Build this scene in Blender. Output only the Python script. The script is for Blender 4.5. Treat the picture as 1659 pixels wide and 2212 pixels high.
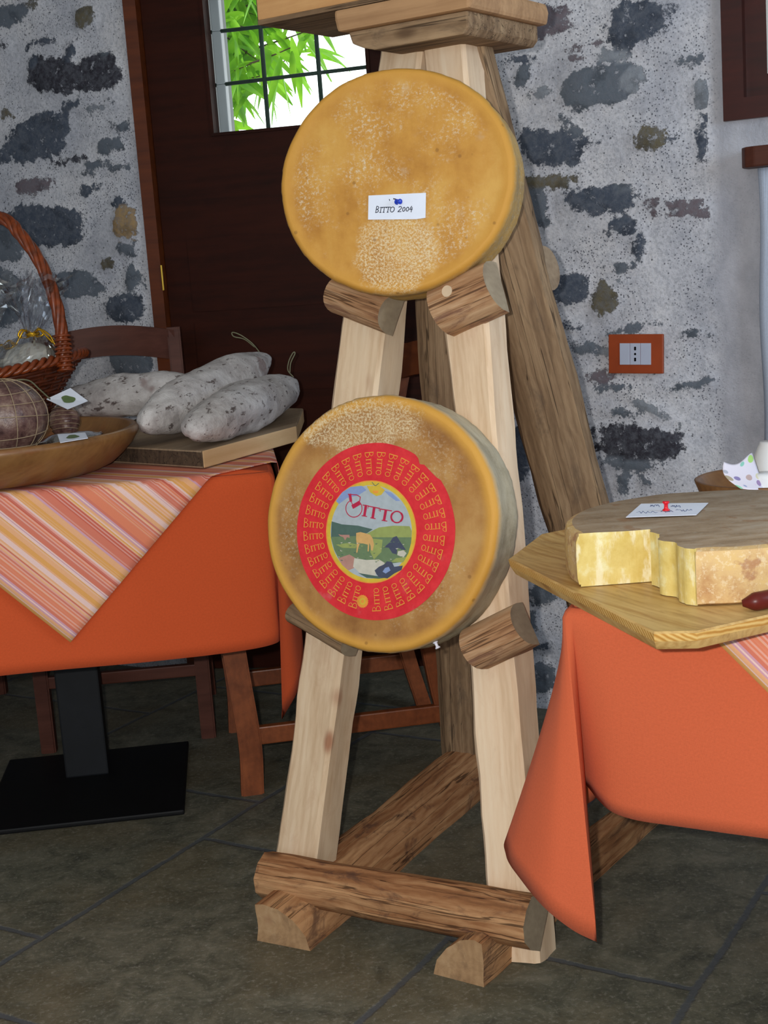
import bpy, bmesh, math, random
import numpy as np
from mathutils import Vector, Matrix, noise
for o in list(bpy.data.objects): bpy.data.objects.remove(o)
SC = bpy.context.scene
COL = SC.collection
R = math.radians
random.seed(7)

# ------------------------------------------------------------------ camera
W, H = 1659, 2212
FPX = 3000.0
PITCH, ROLL, CAMH = R(10.04), R(-4.07), 1.12
_r0 = Vector((1, 0, 0)); _u0 = Vector((0, math.sin(PITCH), math.cos(PITCH)))
CF = Vector((0, math.cos(PITCH), -math.sin(PITCH)))
CR = _r0 * math.cos(ROLL) + _u0 * math.sin(ROLL)
CU = -_r0 * math.sin(ROLL) + _u0 * math.cos(ROLL)
CC = Vector((0, 0, CAMH))
cam = bpy.data.cameras.new('camera'); cam_o = bpy.data.objects.new('camera', cam); COL.objects.link(cam_o)
cam.sensor_fit = 'HORIZONTAL'; cam.sensor_width = 36; cam.lens = FPX / W * 36
cam_o.matrix_world = Matrix(((CR.x, CU.x, -CF.x, 0), (CR.y, CU.y, -CF.y, 0), (CR.z, CU.z, -CF.z, CAMH), (0, 0, 0, 1)))
cam.clip_start = 0.02
SC.camera = cam_o

# ------------------------------------------------------------------ light and exposure
SC.view_settings.view_transform = 'Standard'; SC.view_settings.look = 'None'
SC.view_settings.gamma = 1; SC.view_settings.use_curve_mapping = False
SC.view_settings.exposure = 0.0
world = bpy.data.worlds.new('world'); SC.world = world; world.use_nodes = True
bg = world.node_tree.nodes['Background']; bg.inputs[0].default_value = (0.93, 0.97, 1.0, 1); bg.inputs[1].default_value = 3.2

def area_light(name, loc, target, sx, sy, power, col):
    l = bpy.data.lights.new(name, 'AREA'); l.shape = 'RECTANGLE'; l.size = sx; l.size_y = sy; l.energy = power; l.color = col
    o = bpy.data.objects.new(name, l); COL.objects.link(o); o.location = loc
    o.rotation_euler = (Vector(target) - Vector(loc)).to_track_quat('-Z', 'Y').to_euler(); return o
# the camera's own flash, beside the lens
fl = bpy.data.lights.new('camera_flash', 'POINT'); fl.energy = 103; fl.shadow_soft_size = 0.012; fl.color = (1.0, 0.975, 0.93)
fo = bpy.data.objects.new('camera_flash', fl); COL.objects.link(fo)
fo.location = CC - CR * 0.055 + CU * 0.03 + CF * 0.03
# daylight from the windows behind and beside the photographer
area_light('daylight_room_window', (-1.2, -2.2, 1.7), (0.0, 3.0, 0.9), 1.6, 1.3, 30, (0.72, 0.85, 1.0))
area_light('daylight_side_window', (2.2, 0.9, 1.7), (0.4, 3.2, 1.1), 1.0, 1.1, 26, (0.66, 0.82, 1.0))

# ------------------------------------------------------------------ pixel measuring helpers (photo pixel -> point on a plane of the place)
def ray(x, y): return CF + CR * ((x - W / 2) / FPX) - CU * ((y - H / 2) / FPX)
def zp(x, y, z):
    d = ray(x, y); return CC + d * ((z - CAMH) / d.z)
def pl(x, y, P, n):
    d = ray(x, y); n = Vector(n); return CC + d * ((Vector(P) - CC).dot(n) / d.dot(n))
def yp(x, y, Y): return pl(x, y, (0, Y, 0), (0, 1, 0))
V3 = Vector

# ------------------------------------------------------------------ materials
def lin(c):
    r = []
    for v in c[:3]:
        v = v / 255.0; r.append(v / 12.92 if v <= 0.04045 else ((v + 0.055) / 1.055) ** 2.4)
    return (r[0], r[1], r[2], 1)
class NT:
    def __init__(s, name, rough=0.6, spec=0.3):
        s.m = bpy.data.materials.new(name); s.m.use_nodes = True; s.t = s.m.node_tree
        s.b = s.t.nodes['Principled BSDF']; s.b.inputs['Roughness'].default_value = rough
        s.b.inputs['Specular IOR Level'].default_value = spec
    def n(s, typ, **kw):
        nd = s.t.nodes.new(typ)
        for k, v in kw.items(): setattr(nd, k, v)
        return nd
    def l(s, a, b): s.t.links.new(a, b)
    def val(s, inp, v):
        if isinstance(v, (int, float)): inp.default_value = v
        elif isinstance(v, (tuple, list)): inp.default_value = v
        else: s.l(v, inp)
    def co(s, kind='Object', scale=(1, 1, 1), loc=(0, 0, 0), rot=(0, 0, 0)):
        tc = s.n('ShaderNodeTexCoord'); mp = s.n('ShaderNodeMapping')
        s.l(tc.outputs[kind], mp.inputs[0]); mp.inputs[1].default_value = loc; mp.inputs[2].default_value = rot; mp.inputs[3].default_value = scale
        return mp.outputs[0]
    def attr(s, name, out='Fac'):
        a = s.n('ShaderNodeAttribute'); a.attribute_name = name; return a.outputs[out]
    def noise(s, vec, scale=5, detail=4, rough=0.55, dist=0.0):
        nd = s.n('ShaderNodeTexNoise'); s.l(vec, nd.inputs['Vector']); nd.inputs['Scale'].default_value = scale
        nd.inputs['Detail'].default_value = detail; nd.inputs['Roughness'].default_value = rough; nd.inputs['Distortion'].default_value = dist
        return nd.outputs['Fac']
    def vor(s, vec, scale=5, out='Distance', feature='F1', rnd=1.0):
        nd = s.n('ShaderNodeTexVoronoi'); nd.feature = feature; s.l(vec, nd.inputs['Vector']); nd.inputs['Scale'].default_value = scale
        nd.inputs['Randomness'].default_value = rnd
        return nd.outputs[out]
    def wave(s, vec, scale, dist=2, detail=2, dscale=1.0, typ='BANDS', d='X'):
        nd = s.n('ShaderNodeTexWave'); nd.wave_type = typ
        if typ == 'BANDS': nd.bands_direction = d
        else: nd.rings_direction = d
        s.l(vec, nd.inputs['Vector']); nd.inputs['Scale'].default_value = scale; nd.inputs['Distortion'].default_value = dist
        nd.inputs['Detail'].default_value = detail; nd.inputs['Detail Scale'].default_value = dscale
        return nd.outputs['Fac']
    def math(s, op, a, b=0.0, c=0.0, clamp=False):
        nd = s.n('ShaderNodeMath'); nd.operation = op; nd.use_clamp = clamp
        s.val(nd.inputs[0], a); s.val(nd.inputs[1], b); s.val(nd.inputs[2], c); return nd.outputs[0]
    def ramp(s, fac, stops, interp='LINEAR'):
        nd = s.n('ShaderNodeValToRGB'); cr = nd.color_ramp; cr.interpolation = interp
        while len(cr.elements) < len(stops): cr.elements.new(0.5)
        for e, (p, c) in zip(cr.elements, stops):
            e.position = p; e.color = c if len(c) == 4 else (c[0], c[1], c[2], 1)
        s.val(nd.inputs[0], fac); return nd.outputs[0]
    def step(s, fac, a, b):
        nd = s.n('ShaderNodeMapRange'); nd.interpolation_type = 'SMOOTHSTEP'
        s.val(nd.inputs[0], fac); nd.inputs[1].default_value = a; nd.inputs[2].default_value = b; return nd.outputs[0]
    def mix(s, fac, a, b, blend='MIX'):
        nd = s.n('ShaderNodeMix'); nd.data_type = 'RGBA'; nd.blend_type = blend; nd.clamp_factor = True
        s.val(nd.inputs[0], fac); s.val(nd.inputs[6], a); s.val(nd.inputs[7], b); return nd.outputs[2]
    def sep(s, vec):
        nd = s.n('ShaderNodeSeparateXYZ'); s.l(vec, nd.inputs[0]); return nd.outputs
    def comb(s, x, y, z):
        nd = s.n('ShaderNodeCombineXYZ'); s.val(nd.inputs[0], x); s.val(nd.inputs[1], y); s.val(nd.inputs[2], z); return nd.outputs[0]
    def bump(s, h, strength=0.3, dist=0.002):
        nd = s.n('ShaderNodeBump'); nd.inputs['Strength'].default_value = strength; nd.inputs['Distance'].default_value = dist
        s.l(h, nd.inputs['Height']); s.l(nd.outputs[0], s.b.inputs['Normal'])
    def color(s, c): s.val(s.b.inputs['Base Color'], c)

def plain(name, c, rough=0.5, spec=0.3, metal=0.0, var=0.12, scale=30):
    t = NT(name, rough, spec); v = t.co(); f = t.noise(v, scale)
    b = lin(c); d = tuple(x * (1 - var) for x in b[:3]) + (1,); e = tuple(min(1, x * (1 + var)) for x in b[:3]) + (1,)
    t.color(t.ramp(f, [(0.3, d), (0.7, e)])); t.b.inputs['Metallic'].default_value = metal; return t.m

def wood(name, cols, streak=1.0, rough=0.62, knots=0.0, knotcol=(120, 62, 40), dirt=0.0, dirtcol=(60, 38, 25), gloss=0.25, bump=0.35, grain=42, seed=0.0, crack=0.75):
    """grain runs along local X"""
    t = NT(name, rough, gloss)
    v = t.co(scale=(1.6, grain, grain), loc=(seed, seed * 1.7, seed))
    f = t.noise(v, 1.0, 8, 0.68, 0.5)
    v2 = t.co(scale=(1.6, 13, 13), loc=(seed * 2, seed, 0)); f2 = t.noise(v2, 1.3, 5, 0.62, 1.0)
    w = t.wave(t.co(scale=(0.35, 1, 1), loc=(seed, 0.03, 0.02)), 24, 7, 4, 1.8, 'BANDS', 'Y')
    ff = t.math('ADD', t.math('MULTIPLY', f, 0.6 * streak), t.math('ADD', t.math('MULTIPLY', f2, 0.45), t.math('MULTIPLY', w, 0.06 * streak)))
    n = len(cols); c = t.ramp(ff, [((0.3 if streak < 1 else 0.38) + (0.4 if streak < 1 else 0.5) * i / max(1, n - 1), lin(cc)) for i, cc in enumerate(cols)])
    if streak >= 1 and crack > 0:
        cr_ = t.noise(t.co(scale=(1.1, 55, 55), loc=(seed + 1, 2, 3)), 1.0, 3, 0.5, 0.4)
        cr_ = t.math('ABSOLUTE', t.math('SUBTRACT', cr_, 0.5)); c = t.mix(t.math('MULTIPLY', t.step(cr_, 0.016, 0.004), crack), c, tuple(x * 0.35 for x in lin(cols[0])[:3]) + (1,))
    if dirt > 0:
        g = t.noise(t.co(scale=(6.5, 17, 17), loc=(seed + 3, 1, 2)), 1.0, 8, 0.72, 1.0)
        c = t.mix(t.math('MULTIPLY', t.step(g, 0.51, 0.66), dirt), c, lin(dirtcol))
    if knots > 0:
        vv = t.co(scale=(6.5, 13, 13), loc=(seed + 0.4, 0.3, 0.1)); d = t.vor(vv, 1.0)
        c = t.mix(t.math('MULTIPLY', t.step(d, 0.2, 0.05), knots), c, lin(knotcol))
    t.color(c); t.bump(ff, bump, 0.003)
    return t.m

MAT = {}
MAT['pale'] = wood('pale_planed_pine', [(194, 162, 128), (222, 196, 164), (236, 216, 188)], 0.8, 0.6, 0.75, (150, 88, 58), 0.18, (170, 118, 82), 0.2, 0.25)
MAT['pale2'] = wood('pale_sawn_pine', [(200, 166, 130), (228, 200, 168), (240, 220, 192)], 0.8, 0.6, 0.6, (150, 88, 58), 0.15, (170, 118, 82), 0.2, 0.25, seed=2.3)
MAT['weather'] = wood('weathered_brown_wood', [(78, 60, 46), (132, 106, 80), (170, 142, 110)], 1.4, 0.75, 0.6, (60, 38, 26), 0.5, (88, 74, 62), 0.15, 0.8, 36)
MAT['bark'] = wood('rough_bark_brown_wood', [(72, 44, 30), (146, 100, 66), (192, 148, 106)], 1.6, 0.8, 0.7, (44, 28, 22), 0.7, (76, 54, 48), 0.12, 1.0, 30, 4.1)
MAT['peg'] = wood('debarked_log_wood', [(104, 64, 40), (168, 126, 90), (204, 170, 134)], 1.5, 0.7, 0.5, (86, 44, 26), 0.75, (112, 74, 62), 0.2, 0.6, 34, 1.1)
MAT['endgrain'] = wood('grey_end_grain', [(138, 122, 102), (164, 148, 124), (182, 168, 144)], 0.6, 0.8, 0, bump=0.2, grain=14)
MAT['endwarm'] = wood('warm_end_grain', [(132, 100, 70), (168, 134, 98), (188, 158, 122)], 0.7, 0.8, 0.3, dirt=0.4, dirtcol=(110, 84, 62), bump=0.3, grain=12)
MAT['board'] = wood('pale_maple_board', [(134, 112, 90), (164, 142, 116), (182, 162, 136)], 0.6, 0.7, 0, dirt=0.3, dirtcol=(110, 92, 74))
MAT['edge'] = wood('fresh_cut_board_edge', [(198, 160, 114), (218, 184, 140), (228, 200, 158)], 0.5, 0.65)
MAT['barkedge'] = wood('dark_bark_edge', [(52, 42, 34), (84, 68, 54), (104, 86, 66)], 1.2, 0.85, bump=1.0)
MAT['olive'] = wood('golden_striped_board_wood', [(104, 62, 26), (174, 130, 70), (206, 170, 108)], 1.7, 0.42, 0.5, (96, 52, 22), 0.35, (112, 66, 26), 0.45, 0.12, 34, 3.0, 0.0)
def ringedge():
    t = NT('striped_end_grain_edge', 0.5, 0.35); v = t.co(rot=(0.5, 0.7, 0.3))
    w = t.wave(v, 55, 3.5, 3, 0.6, 'BANDS', 'X'); n = t.noise(t.co(), 30, 5, 0.6)
    t.color(t.ramp(t.math('ADD', t.math('MULTIPLY', w, 0.55), t.math('MULTIPLY', n, 0.5)), [(0.25, lin((186, 132, 60))), (0.6, lin((216, 172, 98))), (0.9, lin((230, 196, 128)))])); return t.m
MAT['oliveedge'] = ringedge()
MAT['slab'] = wood('pine_end_slab', [(150, 112, 78), (186, 146, 106), (206, 170, 130)], 0.6, 0.65, 0)
MAT['chair'] = wood('reddish_brown_chair_wood', [(108, 54, 26), (142, 76, 40), (156, 88, 48)], 0.5, 0.4, 0, gloss=0.45, bump=0.08)
MAT['chairdark'] = wood('dark_mahogany_chair_wood', [(72, 38, 28), (94, 54, 42), (108, 64, 50)], 0.5, 0.5, 0, gloss=0.2, bump=0.08)
MAT['bowl'] = wood('turned_olive_brown_bowl_wood', [(78, 50, 24), (122, 84, 46), (142, 102, 58)], 0.9, 0.38, 0, dirt=0.5, dirtcol=(122, 66, 26), gloss=0.5, bump=0.05, grain=16)
MAT['tray'] = wood('honey_pine_tray', [(190, 138, 88), (214, 166, 112), (226, 184, 134)], 0.6, 0.55)
MAT['door'] = wood('very_dark_walnut_door', [(34, 12, 5), (52, 19, 8), (62, 24, 11)], 0.7, 0.55, 0, gloss=0.12, bump=0.1, grain=30)
MAT['frame'] = wood('reddish_brown_door_frame', [(78, 34, 10), (108, 50, 16), (122, 62, 24)], 0.5, 0.45, 0, gloss=0.35, bump=0.1)
MAT['winframe'] = wood('dark_red_window_frame', [(46, 14, 8), (68, 22, 13), (84, 30, 17)], 0.5, 0.4, 0, gloss=0.4, bump=0.08)
MAT['white'] = plain('white_glazed_ceramic', (232, 234, 236), 0.25, 0.5, var=0.02)
MAT['paper'] = plain('white_paper', (226, 232, 246), 0.7, 0.2, var=0.03)
MAT['ink'] = plain('dark_ink', (40, 44, 60), 0.7, 0.1)
MAT['inkblue'] = plain('blue_ink', (60, 84, 140), 0.7, 0.1)
MAT['bluepin'] = plain('blue_plastic', (24, 60, 190), 0.25, 0.5)
MAT['redpin'] = plain('red_plastic', (214, 20, 34), 0.25, 0.5)
MAT['clearpin'] = plain('white_plastic', (225, 225, 240), 0.3, 0.5, var=0.02)
MAT['steel'] = plain('pin_steel', (190, 190, 190), 0.3, 0.5, 1.0)
MAT['brass'] = plain('hinge_brass', (190, 150, 60), 0.3, 0.5, 1.0)
MAT['black'] = plain('black_powder_coat', (20, 22, 26), 0.55, 0.3, var=0.2)
MAT['blackbase'] = plain('black_iron_base', (10, 10, 12), 0.6, 0.25, var=0.2)
MAT['grille'] = plain('dark_green_iron', (38, 58, 50), 0.6, 0.2)
MAT['jamb'] = plain('white_painted_jamb', (170, 170, 178), 0.5, 0.3, var=0.03)
MAT['plate'] = plain('rust_brown_socket_plate', (156, 66, 28), 0.45, 0.3, var=0.08)
MAT['socket'] = plain('pale_grey_socket_plastic', (186, 192, 210), 0.4, 0.35, var=0.02)
MAT['hole'] = plain('socket_hole_dark', (20, 20, 28), 0.8, 0.1)
MAT['wicker'] = plain('varnished_wicker', (128, 58, 24), 0.35, 0.5, var=0.45, scale=60)
MAT['wickerd'] = plain('dark_varnished_wicker', (92, 42, 22), 0.4, 0.4, var=0.45, scale=60)
MAT['gold'] = plain('gold_ribbon', (196, 150, 30), 0.25, 0.5, 0.7)
MAT['twine'] = plain('grey_green_twine', (120, 118, 92), 0.8, 0.2)
MAT['net'] = plain('elastic_meat_net', (156, 136, 110), 0.6, 0.3)
MAT['screed'] = plain('outside_paving', (190, 180, 165), 0.8, 0.1)
MAT['bark2'] = plain('tree_bark', (90, 78, 60), 0.85, 0.1)
MAT['dowel'] = plain('pale_dowel_end', (214, 190, 160), 0.6, 0.2)
MAT['plaster'] = plain('grey_plaster', (168, 172, 176), 0.9, 0.1, var=0.1, scale=6)
MAT['ceil'] = plain('limewashed_ceiling', (200, 198, 190), 0.9, 0.1, var=0.05, scale=4)

def film(name, gl=0.16, tint=(1, 1, 1, 1), rough=0.08):
    t = NT(name); tr = t.n('ShaderNodeBsdfTransparent'); g = t.n('ShaderNodeBsdfGlossy'); mx = t.n('ShaderNodeMixShader')
    tr.inputs[0].default_value = tint; g.inputs['Roughness'].default_value = rough
    lw = t.n('ShaderNodeLayerWeight'); lw.inputs[0].default_value = 0.35
    f = t.math('ADD', t.math('MULTIPLY', lw.outputs['Facing'], gl * 2), gl * 0.5, clamp=True)
    t.l(f, mx.inputs[0]); t.l(tr.outputs[0], mx.inputs[1]); t.l(g.outputs[0], mx.inputs[2])
    out = [n for n in t.t.nodes if n.type == 'OUTPUT_MATERIAL'][0]; t.l(mx.outputs[0], out.inputs[0]); return t.m
MAT['film'] = film('clear_cellophane', 0.3, (0.9, 0.92, 0.95, 1), 0.07)
MAT['glass'] = film('window_glass', 0.03, (0.97, 1, 0.98, 1), 0.02)

def leafmat():
    t = NT('fresh_green_leaf', 0.45, 0.3); f = t.noise(t.co(), 9)
    c = t.ramp(f, [(0.3, lin((84, 150, 24))), (0.7, lin((150, 205, 50)))]); t.color(c)
    tl = t.n('ShaderNodeBsdfTranslucent'); t.l(c, tl.inputs[0]); mx = t.n('ShaderNodeMixShader'); mx.inputs[0].default_value = 0.5
    out = [n for n in t.t.nodes if n.type == 'OUTPUT_MATERIAL'][0]
    t.l(t.b.outputs[0], mx.inputs[1]); t.l(tl.outputs[0], mx.inputs[2]); t.l(mx.outputs[0], out.inputs[0]); return t.m
MAT['leaf'] = leafmat()

def stonewall():
    t = NT('rubble_stone_wall', 0.9, 0.12)
    v = t.co(); f = t.attr('stone'); sm = t.attr('smooth'); tone = t.attr('tone', 'Color')
    big = t.noise(v, 24, 8, 0.74); sc = t.math('MULTIPLY', t.math('SUBTRACT', big, 0.5), 0.075)
    big2 = t.noise(v, 9, 3, 0.6); sc2 = t.math('MULTIPLY', t.math('SUBTRACT', big2, 0.5), 0.03)
    mask = t.step(t.math('ADD', f, t.math('ADD', sc, sc2)), -0.0012, 0.0035)
    sp = t.vor(v, 150); spk = t.step(sp, 0.33, 0.18); dens = t.step(t.noise(v, 7, 4, 0.65), 0.36, 0.58)
    fine = t.noise(v, 130, 4, 0.7)
    mort = t.ramp(t.noise(v, 4.5, 6, 0.66), [(0.3, lin((176, 178, 188))), (0.5, lin((212, 212, 218))), (0.72, lin((234, 231, 232)))])
    mort = t.mix(t.math('MULTIPLY', t.step(fine, 0.42, 0.66), 0.4), mort, lin((128, 132, 142)))
    mort = t.mix(t.math('MULTIPLY', t.math('MULTIPLY', spk, dens), 0.9), mort, lin((84, 86, 98)))
    sp2 = t.step(t.vor(v, 58), 0.17, 0.07); mort = t.mix(t.math('MULTIPLY', sp2, 0.8), mort, lin((58, 60, 66)))
    mort = t.mix(t.math('MULTIPLY', t.step(t.noise(v, 18, 3), 0.68, 0.75), 0.5), mort, lin((210, 212, 218)))
    smooth = t.ramp(t.noise(t.co(scale=(1, 1, 0.6)), 11, 6, 0.65), [(0.3, lin((156, 157, 166))), (0.7, lin((198, 198, 206)))])
    mort = t.mix(sm, mort, smooth)
    st = t.mix(t.step(t.noise(v, 75, 5, 0.75), 0.35, 0.7), tone, t.mix(0.55, tone, lin((120, 124, 132))))
    st = t.mix(t.math('MULTIPLY', t.step(t.noise(v, 20, 4, 0.6), 0.5, 0.62), 0.55), st, t.mix(0.62, tone, lin((20, 22, 28))))
    st = t.mix(t.math('MULTIPLY', t.step(t.noise(v, 40, 6, 0.78), 0.58, 0.64), 0.85), st, lin((168, 170, 178)))
    t.color(t.mix(mask, mort, st))
    t.bump(t.math('ADD', t.math('MULTIPLY', big, 0.8), t.math('ADD', t.math('MULTIPLY', fine, 0.35), t.math('MULTIPLY', mask, -0.3))), 0.7, 0.008)
    return t.m
MAT['stonewall'] = stonewall()

def floormat():
    t = NT('dark_slate_floor_tiles', 0.5, 0.35)
    # tiles laid on the diagonal of the view: joints measured in the place run at -30 and +60 degrees
    v = t.co(rot=(0, 0, R(31)), loc=(0, 0, 0)); s = t.sep(v)
    warp = t.math('MULTIPLY', t.math('SUBTRACT', t.noise(t.co(), 7, 3), 0.5), 0.012)
    x = t.math('ADD', s[0], warp); y = t.math('ADD', s[1], warp); return t, x, y
    return t, x, y
def build_floor_mat():
    t, x, y = floormat()
    cuts = [-3.6, -3.0, -2.38, -1.735, -1.072, -0.645, -0.05, 0.55, 1.2, 1.9]      # joints between the courses (course widths differ)
    phase = [0.1, 0.5, 0.3, 2.077, 1.895, 2.254, 1.70, 0.2, 0.6]
    g = None
    for k, c in enumerate(cuts):
        d = t.math('ABSOLUTE', t.math('SUBTRACT', x, c)); g = d if g is None else t.math('MINIMUM', g, d)
    for k in range(len(cuts) - 1):
        a = t.math('MULTIPLY', t.math('GREATER_THAN', x, cuts[k]), t.math('LESS_THAN', x, cuts[k + 1])); sp = (0.68, 0.73, 0.66)[k % 3]
        d = t.math('MULTIPLY', t.math('ABSOLUTE', t.math('SUBTRACT', t.math('FRACT', t.math('ADD', t.math('MULTIPLY', t.math('SUBTRACT', y, phase[k]), 1 / sp), 20.5)), 0.5)), sp)
        d = t.math('ADD', d, t.math('MULTIPLY', t.math('SUBTRACT', 1.0, a), 10.0)); g = t.math('MINIMUM', g, d)
    jm = t.step(t.math('ADD', g, t.math('MULTIPLY', t.math('SUBTRACT', t.noise(t.co(), 60, 4, 0.7), 0.5), 0.01)), 0.0085, 0.0035)
    v = t.co()
    base = t.ramp(t.noise(v, 13, 9, 0.74, 0.6), [(0.3, lin((58, 58, 50))), (0.45, lin((84, 83, 70))), (0.58, lin((104, 101, 86))), (0.75, lin((132, 126, 110)))])
    base = t.mix(t.step(t.noise(v, 3.2, 4), 0.45, 0.62), base, t.mix(0.45, base, lin((96, 84, 60))))
    base = t.mix(t.math('MULTIPLY', t.step(t.noise(v, 120, 4, 0.75), 0.5, 0.72), 0.5), base, lin((164, 160, 148)))
    base = t.mix(t.math('MULTIPLY', t.step(t.noise(v, 60, 5, 0.75), 0.55, 0.66), 0.4), base, lin((54, 54, 46)))
    t.color(t.mix(t.math('MULTIPLY', jm, 0.8), base, lin((74, 78, 84))))
    h = t.math('SUBTRACT', t.noise(v, 22, 6, 0.65), t.math('MULTIPLY', jm, 0.5)); t.bump(h, 0.5, 0.005)
    t.val(t.b.inputs['Roughness'], t.math('ADD', 0.45, t.math('MULTIPLY', t.noise(v, 15), 0.35)))
    return t.m

def clothmat(name, c):
    t = NT(name, 0.9, 0.06); v = t.attr('uvw', 'Vector')
    w1 = t.wave(v, 330, 1.5, 1, 2, 'BANDS', 'X'); w2 = t.wave(v, 330, 1.5, 1, 2, 'BANDS', 'Y')
    n1 = t.noise(v, 260, 3, 0.7); f = t.math('ADD', t.math('MULTIPLY', t.math('ADD', w1, w2), 0.3), t.math('MULTIPLY', n1, 0.6))
    b = lin(c); t.color(t.ramp(f, [(0.3, tuple(x * 0.84 for x in b[:3])), (0.8, tuple(min(1, x * 1.14) for x in b[:3]))]))
    t.b.inputs['Sheen Weight'].default_value = 0.04; t.b.inputs['Sheen Roughness'].default_value = 0.5
    t.bump(f, 0.35, 0.0008); return t.m
MAT['orange'] = clothmat('orange_cotton_cloth', (198, 84, 46))
MAT['orangeR'] = clothmat('coral_orange_cotton_cloth', (206, 100, 66))
def stripemat():
    t = NT('striped_cotton_cloth', 0.9, 0.04); v = t.attr('uvw', 'Vector'); s = t.sep(v)
    p = t.math('FRACT', t.math('MULTIPLY', s[0], 1 / 0.205))
    sal = (222, 126, 96); pink = (232, 168, 160); wh = (236, 216, 214); yel = (226, 172, 86); red = (190, 70, 62); lil = (196, 160, 190); pea = (234, 184, 136); rs = (206, 110, 96)
    seq = [(0, yel), (.02, wh), (.03, pea), (.055, lil), (.07, wh), (.08, lil), (.095, rs), (.12, sal), (.2, pea), (.205, sal), (.24, rs), (.27, pea), (.29, red), (.305, pea),
           (.34, wh), (.385, pea), (.40, yel), (.44, pea), (.48, yel), (.50, wh), (.52, lil), (.53, wh), (.54, rs), (.62, sal), (.66, red), (.68, pink), (.70, wh), (.715, yel), (.78, pea), (.83, lil), (.85, rs), (.93, red)]
    c = t.ramp(p, [(a, lin(b)) for a, b in seq], 'CONSTANT')
    fine = t.math('FRACT', t.math('MULTIPLY', s[0], 1 / 0.0056)); fz = t.step(t.noise(t.comb(s[0], 0.0, 0.0), 28, 2), 0.47, 0.53)
    c = t.mix(t.math('MULTIPLY', t.math('MULTIPLY', t.step(fine, 0.45, 0.6), fz), 0.4), c, lin((244, 226, 222)))
    n1 = t.noise(v, 300, 2, 0.7); c = t.mix(t.math('MULTIPLY', n1, 0.2), c, lin((180, 110, 90))); c = t.mix(0.28, c, lin((216, 142, 110)))
    t.color(c); t.bump(n1, 0.3, 0.0006); t.b.inputs['Sheen Weight'].default_value = 0.0; return t.m
MAT['stripe'] = stripemat()

def cheesemat(name, face_cols, rim_cols, mould=0.6, patch=(0, 0), faceedge=None):
    """local Z = axis (front +Z), attribute 'side' is 1 on the rind side"""
    t = NT(name, 0.62, 0.3); v = t.co(); side = t.attr('side'); rad = t.attr('rad')
    f = t.ramp(t.math('ADD', t.math('MULTIPLY', t.noise(v, 9, 6, 0.65), 0.7), t.math('MULTIPLY', t.noise(t.co(scale=(14, 3, 3)), 1.5, 4), 0.3)),
               [(0.36, lin(face_cols[0])), (0.5, lin(face_cols[1])), (0.64, lin(face_cols[2]))])
    if faceedge: f = t.mix(t.step(rad, 0.86, 0.95), f, lin(faceedge))
    m1 = t.step(t.noise(t.co(loc=(2, 1, 0)), 6.5, 6, 0.7), 0.44, 0.62); m2 = t.step(t.noise(v, 170, 5, 0.8), 0.5, 0.6)
    inner = t.step(rad, 0.9, 0.8)
    f = t.mix(t.math('MULTIPLY', t.math('MULTIPLY', t.math('MULTIPLY', m1, m2), inner), mould), f, lin((216, 200, 172)))
    f = t.mix(t.math('MULTIPLY', t.math('MULTIPLY', t.step(t.noise(t.co(loc=(5, 4, 2)), 11, 4), 0.62, 0.72), inner), mould * 0.5), f, lin((206, 196, 176)))
    # a worn rough patch
    g = t.n('ShaderNodeTexGradient'); g.gradient_type = 'SPHERICAL'
    t.l(t.co(scale=(1 / patch[2], 1 / patch[3], 3), loc=(-patch[0] / patch[2], -patch[1] / patch[3], 0)), g.inputs[0])
    pm = t.step(t.math('ADD', g.outputs['Fac'], t.math('MULTIPLY', t.math('SUBTRACT', t.noise(v, 22, 4, 0.7), 0.5), 0.8)), 0.08, 0.35)
    f = t.mix(t.math('MULTIPLY', t.math('MULTIPLY', pm, t.step(t.noise(v, 260, 6, 0.85), 0.47, 0.56)), 0.8), f, lin((226, 208, 170)))
    dots = t.step(t.vor(v, 26), 0.11, 0.05); f = t.mix(t.math('MULTIPLY', dots, 0.45), f, lin((116, 74, 32)))
    r_ = t.ramp(t.noise(t.co(scale=(1, 1, 2.2)), 13, 6, 0.7), [(0.32, lin(rim_cols[0])), (0.5, lin(rim_cols[1])), (0.68, lin(rim_cols[2]))])
    r_ = t.mix(t.math('MULTIPLY', t.step(t.noise(v, 190, 3, 0.8), 0.52, 0.62), 0.4), r_, lin((190, 180, 158)))
    t.color(t.mix(side, f, r_)); t.bump(t.math('ADD', t.noise(v, 60, 6, 0.7), t.math('MULTIPLY', t.noise(v, 12, 3), 2.0)), 0.4, 0.002); return t.m

# ------------------------------------------------------------------ mesh helpers
MW = {}
def add(name, me, mat, parent=None, mw=None, smooth=False):
    o = bpy.data.objects.new(name, me); COL.objects.link(o)
    if mat is not None:
        for m in (mat if isinstance(mat, (list, tuple)) else [mat]): me.materials.append(m)
    mw = mw or Matrix.Identity(4); MW[o.name] = mw
    if parent is not None:
        o.parent = parent; o.matrix_local = MW[parent.name].inverted() @ mw
    else: o.matrix_local = mw
    if smooth: me.shade_smooth()
    return o
def tag(o, label=None, cat=None, group=None, kind=None):
    for k, v in (('label', label), ('category', cat), ('group', group), ('kind', kind)):
        if v: o[k] = v
    return o
def empty(name, loc, rz=0.0):
    o = bpy.data.objects.new(name, None); COL.objects.link(o); o.empty_display_size = 0.05
    m = Matrix.Translation(V3(loc)) @ Matrix.Rotation(rz, 4, 'Z'); o.matrix_local = m; MW[o.name] = m; return o
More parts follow.
